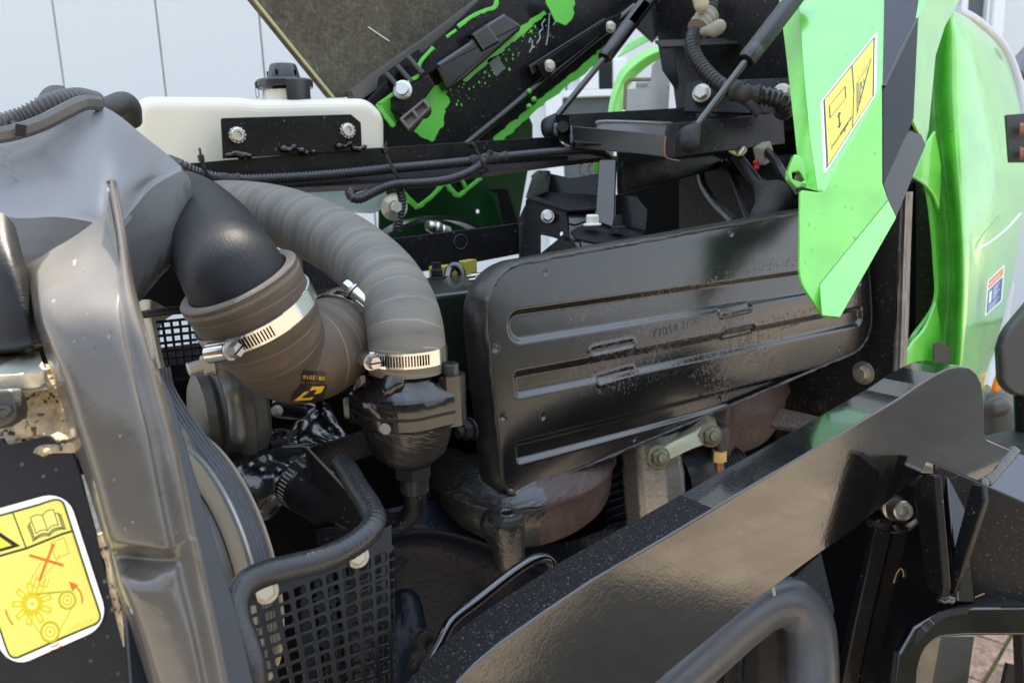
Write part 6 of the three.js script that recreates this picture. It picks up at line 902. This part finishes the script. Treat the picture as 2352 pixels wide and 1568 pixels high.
  part('black_stripe', [plate([[2033, -60], [2120, -60], [2104, 44], [2028, 196]], frame(PA.at(0, 0, .0012), PA.n.clone(), PA.u.clone()), .001, { bev: .0002 }), plate([[2029, 203], [2110, 47], [2100, 272], [2030, 424]], P3(dB(2029, 203), [2106, 60, PA.hit(2106, 60).sub(EYE).dot(FWD)], dB(2030, 424)), .003, { bev: .0008 }), plate([[2030, 424], [2100, 272], [2128, 332], [2060, 498], [2041, 459]], P3(dB(2030, 424), dS(2128, 332, .075), dB(2041, 459)), .003, { bev: .0008 })], phys([.012, .012, .013], .1, { ior: 1.5 }), t, 'glossy black stripe');
  part('stripe_edge', sweep([PA.hit(2106, 46), PA.hit(2066, 124), PA.hit(2030, 200)].map(p => p.addScaledVector(PA.n, .001)), .0024, { radial: 10, n: 16 }), phys([.02, .02, .025], .15, { ior: 1.6 }), t);
  const tx = canvasTex(640, 900, (g, w, h) => { // crush hazard and keep clear pictograms
    g.fillStyle = '#fff'; g.fillRect(0, 0, w, h); g.fillStyle = '#ead23c'; g.fillRect(34, 34, w - 68, h - 68); g.strokeStyle = '#1c170a'; g.lineWidth = 20; g.strokeRect(38, 38, w - 76, h - 76); g.lineWidth = 14; g.beginPath(); g.moveTo(w * .54, 38); g.lineTo(w * .54, h - 38); g.stroke();
    g.lineWidth = 13; g.strokeRect(90, 190, 170, 150); g.fillStyle = '#1c170a'; g.beginPath(); g.moveTo(180, 400); g.lineTo(206, 450); g.lineTo(154, 450); g.closePath(); g.fill(); g.beginPath(); g.moveTo(180, 600); g.lineTo(206, 550); g.lineTo(154, 550); g.closePath(); g.fill(); g.fillRect(172, 440, 16, 120);
    g.save(); g.translate(90, 740); g.rotate(.02); g.beginPath(); g.arc(222, -46, 20, 0, 7); g.fill(); g.fillRect(100, -66, 100, 46); g.fillRect(-10, -62, 116, 16); g.fillRect(-10, -34, 116, 16); g.fillRect(150, -22, 16, 40); g.restore();
    g.lineWidth = 14; g.beginPath(); g.moveTo(385, 330); g.lineTo(565, 300); g.lineTo(400, 760); g.closePath(); g.stroke(); g.lineWidth = 11; g.beginPath(); g.moveTo(408, 370); g.lineTo(530, 348); g.lineTo(418, 680); g.closePath(); g.stroke(); g.lineWidth = 10; g.beginPath(); g.moveTo(440, 400); g.lineTo(452, 520); g.lineTo(480, 500); g.lineTo(470, 410); g.stroke(); g.beginPath(); g.moveTo(430, 400); g.lineTo(432, 620); g.stroke();
    g.fillStyle = '#1c170a'; g.fillRect(380, 270, 190, 8); });
  part('warning_sticker', decal([[1885, 235], [2016, 72], [2013, 218], [1893, 405]], PA, .006, .0008, .0004), phys(1, .3, { map: tx, clearcoat: .4 }), t, 'yellow crush warning sticker');
  part('edge_tab', plate([[1810, 395, 10], [1826, 352, 6], [1842, 360], [1852, 392], [1858, 426], [1832, 432], [1812, 412, 10]], PD(1832, 400, .93), .012, { bev: .002, holes: [[[1820, 396], [1834, 392], [1848, 396], [1848, 414], [1832, 424], [1822, 410]]] }), M.green, t); part('tab_foam', plate([[1832, 400, 4], [1846, 396], [1850, 418], [1828, 428]], PD(1840, 410, .94), .01), M.foam, t);
}
// ================================================================ GAS STRUTS, LOOMS, CABLES
function strut(name, label, a, b, c, rC, rR) { const t = thing(name, label, 'gas strut', 'gas struts holding up the hood'); const A = V(...a), B = V(...b), C = V(...c), d = B.clone().sub(A); const L = d.length();
  part('cylinder', place([lathe([[0, 0], [rC, 0], [rC, L - .028], [rC * .97, L - .0265], [rC * .97, L - .024], [rC, L - .0225], [rC, L - .006], [rC * .9, L - .002], [rC * .6, L], [0, L]], 28)], A, d), M.satin, t); part('rod', place([cyl(rR, rR, B.distanceTo(C), 18)], B, C.clone().sub(B)), phys([.012, .012, .013], .12, { ior: 1.6, clearcoat: .5 }), t);
  const j = part('ball_socket', casting([[C.clone().lerp(B, .12), C, .0075, .0125], [C, C.clone().addScaledVector(UPV, -.008).addScaledVector(toEye(C), .004), .0135]], .0026, { k: .006 }), M.plastic, t); part('retaining_clip', place([new THREE.TorusGeometry(.0122, .0011, 8, 28, 4.6).rotateX(Math.PI / 2)], C.clone().lerp(B, .02), C.clone().sub(B)), M.tie, j); return t; }
{
  const s1 = strut('gas_strut', 'far gas strut with printed cylinder rising to the hood inside', [1512, -30, 1.36], [1386, 136, 1.31], [1262, 288, 1.30], .0125, .0052);
  const pr = canvasTex(256, 64, (g, w, h) => { g.fillStyle = '#0c0c0d'; g.fillRect(0, 0, w, h); g.fillStyle = '#777b80'; g.font = '22px sans-serif'; g.fillText('0215 28 350N', 14, 28); g.fillText('KEEP CLEAR', 14, 54); });
  const A = V(1512, -30, 1.36), B = V(1386, 136, 1.31), d = B.clone().sub(A).normalize(), mid = A.clone().lerp(B, .4), n = toEye(mid); n.addScaledVector(d, -n.dot(d)).normalize(); const sd = new THREE.Vector3().crossVectors(n, d), g = new THREE.CylinderGeometry(.0127, .0127, .05, 10, 1, true, -.5, 1); g.applyMatrix4(new THREE.Matrix4().makeBasis(sd, d, n).setPosition(mid)); { const u = g.attributes.uv; for (let i = 0; i < u.count; i++) u.setXY(i, 1 - u.getY(i), u.getX(i)); } part('printed_label', g, phys(1, .4, { map: pr }), s1, 'faded white print on the cylinder');
  strut('gas_strut', 'near gas strut ending in a ball socket on the tray corner', [1838, -20, 1.06], [1712, 142, 1.03], [1582, 314, 1.02], .0122, .0046);
  const t = thing('dash_conduit', 'thick dusty corrugated conduit bending down the top right', 'conduit');
  part('tube', sweep([V(1642, -40, 1.22), V(1632, 20, 1.21), V(1612, 58, 1.20), V(1592, 88, 1.19), V(1594, 122, 1.18), V(1618, 160, 1.165), V(1655, 194, 1.15), V(1700, 212, 1.14)], corr(.0108, .0022, .0062), { radial: 20, step: .001 }), M.rubber, t);
  part('tail_tube', sweep([V(1735, 216, 1.135), V(1768, 222, 1.13), V(1795, 232, 1.13), V(1806, 246, 1.14), V(1796, 258, 1.16)], corr(.0122, .003, .0075), { radial: 20, step: .001 }), M.conduit, t);
  part('tape', [...sweep([V(1684, 206, 1.143), V(1706, 216, 1.137), V(1744, 218, 1.132)], u => .0138 + .0016 * Math.sin(u * 14), { radial: 20, n: 30 }), ...sweep([V(1712, 222, 1.135), V(1730, 244, 1.13), V(1746, 264, 1.13)], .0075, { radial: 14, n: 14 })], M.tape, t);
  part('saddle_clip', [...sweep([V(1627, 34, 1.20), V(1604, 66, 1.185)], u => .0162 + .001 * Math.cos(u * 18), { radial: 24, n: 20 }), casting([[V(1616, 72, 1.17), V(1650, 62, 1.16), .006, .009], [V(1640, 76, 1.16), V(1655, 58, 1.16), .005]], .003)].flat(), phys([.24, .22, .17], .65), t, 'dusty beige clip');
  part('upper_clip', casting([[V(1608, -10, 1.17), V(1612, 12, 1.17), .012, .011]], .003), phys([.42, .36, .25], .6), t);
  const c = thing('cable_bundle', 'grey cables and taped branches running down behind the heat shield', 'cables');
  part('cable', sweep([V(1608, 385, 1.3), V(1614, 420, 1.27), V(1640, 462, 1.2), V(1668, 490, 1.13), V(1688, 510, 1.08)], .0062, { radial: 14, n: 40 }), M.rubber, c); part('cable', sweep([V(1664, 370, 1.32), V(1682, 405, 1.27), V(1700, 450, 1.2), V(1720, 505, 1.12)], .005, { radial: 14, n: 30 }), M.rubber, c);
  part('conduit', sweep([V(1694, 360, 1.22), V(1716, 390, 1.2), V(1740, 420, 1.17), V(1760, 442, 1.15)], corr(.0085, .0018, .005), { radial: 16, step: .0009 }), M.conduit, c);
  part('tape_branch', casting([[V(1750, 430, 1.14), V(1775, 455, 1.12), .012, .018], [V(1775, 455, 1.12), V(1840, 455, 1.12), .018, .017], [V(1775, 455, 1.12), V(1755, 500, 1.08), .018, .019], [V(1790, 440, 1.12), V(1770, 475, 1.1), .012]], .0032, { k: .014 }), M.tape, c);
  part('cable', sweep([V(1745, 335, 1.18), V(1775, 362, 1.15), V(1800, 400, 1.12), V(1835, 450, 1.1)], .0065, { radial: 14, n: 30 }), M.tie, c);
  for (const [i, m] of [M.yellowWire, M.blueWire, M.white, phys([.55, .3, .12], .4), M.tie].entries()) part('wire', sweep([V(1668 + i * 5, 338, 1.17), V(1684 + i * 4, 352 + i * 2, 1.15), V(1702 - i * 2, 356 - i, 1.145), V(1714 - i * 3, 346 - i * 2, 1.15), V(1710, 334, 1.17)], .0013, { radial: 8, n: 30 }), m, c);
  part('red_plug', [[1737, 373], [1738, 385]].map(([x, y]) => new THREE.SphereGeometry(.0042, 14, 10).translate(...V(x, y, 1.16).toArray())), M.redDot, c); part('connector', boxW(-.012, .012, -.014, .014, -.008, .008, .003, .002).rotateZ(.4).translate(...V(1755, 352, 1.17).toArray()), phys([.4, .38, .3], .6), c);
  const o = thing('orange_wires', 'two thin orange wire loops in the bright gap under the rail', 'wires'); for (const [x, w] of [[1342, 10], [1364, 12]]) part('wire', sweep([V(x + 8, 366, 1.3), V(x - w, 384, 1.3), V(x - w + 2, 398, 1.3), V(x + 4, 404, 1.3)], .0007, { radial: 6, n: 20 }), phys([.5, .13, .03], .5), o);
  part('green_clip', boxW(-.02, .02, -.018, .01, -.01, .01, .003, .002).translate(...V(1392, 372, 1.38).toArray()), M.greenEdge, o);
}
// ================================================================ REAR BODYWORK
{
  const t = thing('rear_cowl', 'tall lime green rear cowl and fender at the right edge', 'bodywork');
  const D = [1.36, 1.42, 1.34, 1.38, 1.48, 1.62];
  const R = [[[2128, 20], [2164, 14], [2180, 20], [2200, 28], [2226, 42], [2250, 58]], [[2128, 130], [2150, 110], [2186, 96], [2226, 92], [2268, 96], [2306, 116]], [[2124, 260], [2146, 240], [2186, 226], [2236, 220], [2290, 218], [2340, 224]], [[2122, 380], [2158, 380], [2196, 372], [2240, 365], [2300, 362], [2358, 360]], [[2140, 470], [2172, 480], [2204, 480], [2240, 480], [2296, 480], [2350, 480]], [[2152, 600], [2180, 600], [2210, 600], [2240, 600], [2288, 600], [2334, 600]], [[2150, 700], [2178, 710], [2208, 710], [2236, 710], [2274, 710], [2310, 710]], [[2086, 800], [2168, 790], [2204, 790], [2230, 790], [2262, 790], [2290, 790]], [[2078, 900], [2160, 880], [2198, 880], [2222, 880], [2250, 880], [2270, 880]], [[2076, 960], [2150, 960], [2190, 960], [2212, 960], [2236, 960], [2256, 960]]];
  part('cowl_skin', sheet(R.map(r => r.map(([x, y], i) => V(x, y, D[i]))), .006, { nu: 6, nv: 6 }), M.green, t);
  part('cowl_corner', plate([[2078, 960], [2078, 815, 14], [2100, 782], [2126, 756, 20], [2152, 690], [2170, 800], [2160, 960]], P3([2080, 900, 1.33], [2160, 800, 1.38], [2150, 700, 1.36]), .006, { bev: .003, bseg: 4 }), M.green, t);
  part('upper_corner', plate([[2098, 405], [2126, 335], [2150, 300], [2165, 380], [2160, 480], [2148, 450, 20], [2128, 425, 20]], P3([2100, 405, 1.33], [2150, 320, 1.35], [2155, 450, 1.36]), .006, { bev: .003 }), M.green, t);
  part('opening_back', plate([[2080, 390], [2160, 390], [2160, 800], [2080, 800]], PD(2120, 600, 1.5), .01), phys(1, .9, { map: rustyMap, color: lin(2.6, 2.3, 2.0) }), t, 'dusty dark recess'); part('opening_seal', plate([[2096, 420], [2106, 418], [2104, 780], [2094, 790]], PD(2100, 600, 1.42), .02), M.deep, t);
  part('lower_slot', plate([[2146, 790, 5], [2158, 784, 5], [2184, 798, 5], [2184, 834], [2146, 834]], PD(2165, 810, 1.345), .004, { bev: .0005 }), phys([.09, .08, .065], .8), t, 'dusty square slot');
  part('rim', sweep([V(2196, 24, 1.50), V(2254, 58, 1.60), V(2306, 112, 1.63), V(2338, 190, 1.64), V(2352, 270, 1.64), V(2362, 360, 1.64)], .0105, { radial: 14, n: 50 }), phys([.55, .55, .62], .3), t, 'pale rim of the fender'); part('panel_seam', sweep([V(2228, 583, 1.375), V(2268, 560, 1.40), V(2310, 528, 1.45), V(2345, 490, 1.52)], .002, { radial: 8, n: 30 }), M.white, t);
  part('inner_fender', sweep([V(2262, 890, 1.62), V(2290, 800, 1.68), V(2318, 650, 1.72)], .012, { radial: 12, n: 20 }), phys([.5, .5, .54], .4), t);
  const tx = canvasTex(256, 512, (g, w, h) => { g.fillStyle = '#f2f4f6'; g.fillRect(0, 0, w, h); g.fillStyle = '#d98a62'; g.fillRect(16, 20, w - 32, 120); g.fillStyle = '#39598f'; g.fillRect(16, 160, w - 32, 332); g.fillStyle = '#dfe6ef'; g.font = 'bold 44px sans-serif'; g.fillText('NOTICE', 34, 100); g.fillRect(40, 200, 40, 170); for (let i = 0; i < 6; i++) g.fillRect(100, 200 + i * 30, 100 - (i % 3) * 22, 12); for (let i = 0; i < 4; i++) g.fillRect(40, 400 + i * 22, 160 - i * 18, 8); });
  part('notice_sticker', decal([[2264, 645], [2303, 608], [2297, 690], [2258, 727]], P3([2264, 645, 1.395], [2303, 608, 1.42], [2258, 727, 1.39]), .003, .004), phys(1, .4, { map: tx }), t, 'small orange and blue notice sticker');
  const h = thing('hinge_plate', 'grey hinge plate with two rusty bolts at the right edge', 'hinge'); part('plate', plate([[2312, 263, 3], [2420, 255], [2420, 372], [2320, 372, 3]], PD(2340, 320, 1.30), .006), M.ashPlastic, h); for (const y of [296, 352]) part('bolt', place([...hexHead(.009, .006, 1.2), cyl(.005, .005, .03)], V(2344, y, 1.29), RI.clone().addScaledVector(FWD, -.6)), phys([.3, .14, .08], .7), h);
  const w = thing('work_lamp', 'dark rounded lamp or mirror housing at the right edge', 'lamp housing'); part('housing', plate([[2312, 760, 30], [2370, 690], [2440, 700], [2440, 920], [2330, 908, 24], [2304, 880, 24], [2300, 800]], PD(2330, 820, 1.20), .022, { bev: .008, bseg: 6, seg: 8 }), M.mirror, w); part('stalk', sweep([V(2352, 900, 1.25), V(2356, 1000, 1.26)], .014, { radial: 16, n: 6 }), M.plastic, w);
  const am = thing('amber_lamp', 'small amber lamp peeping behind the dark lamp housing', 'lamp'); part('lens', casting([[V(2292, 872, 1.66), V(2286, 892, 1.66), .013, .009]], .003), M.orange, am);
  const ty = thing('rear_tyre_step', 'dark rear tyre and step right of the loader beam', 'step'); part('tyre_block', casting([[V(2290, 940, 1.7), V(2300, 985, 1.7), .04, .045], [V(2282, 935, 1.66), V(2300, 930, 1.66), .018]], .006), M.mirror, ty); part('grab_rod', sweep([V(2342, 985, 1.5), V(2336, 1010, 1.48), V(2328, 1040, 1.46)], .006, { radial: 12, n: 10 }), phys([.5, .46, .35], .5), ty);  // the dark rubber lump is the rear tyre, with the step beside it
  part('floor_step', plate([[2262, 1000], [2440, 960], [2440, 1090], [2330, 1060], [2268, 1015]], P3([2262, 1005, 1.2], [2440, 980, 1.3], [2330, 1060, 1.05]), .01), M.plastic, ty);
  const gr = thing('grab_rail', 'round grey grab rail crossing the top right corner', 'rail'); part('rail', sweep([V(2330, 170, 1.9), V(2420, 70, 1.9)], .026, { radial: 20, n: 6 }), phys([.16, .16, .16], .4), gr);
  const ga = thing('green_arch', 'lime green arch of the far fender behind the gas strut', 'fender'); part('arch', sheet(VG([[[1396, 262, 1.9], [1404, 262, 1.88], [1428, 262, 1.9]], [[1404, 215, 1.9], [1416, 215, 1.88], [1440, 212, 1.9]], [[1420, 170, 1.9], [1434, 176, 1.88], [1458, 180, 1.9]], [[1448, 138, 1.9], [1460, 148, 1.88], [1478, 160, 1.9]], [[1490, 112, 1.9], [1496, 124, 1.88], [1504, 142, 1.9]], [[1530, 100, 1.9], [1532, 112, 1.88], [1534, 130, 1.9]]]), .01), M.green, ga); part('upper_fin', plate([[1440, 100], [1500, 70], [1540, 60], [1540, 80], [1490, 92], [1420, 130]], PD(1490, 90, 1.95), .01), M.green, ga);
}
settle();
renderer.render(scene, camera);
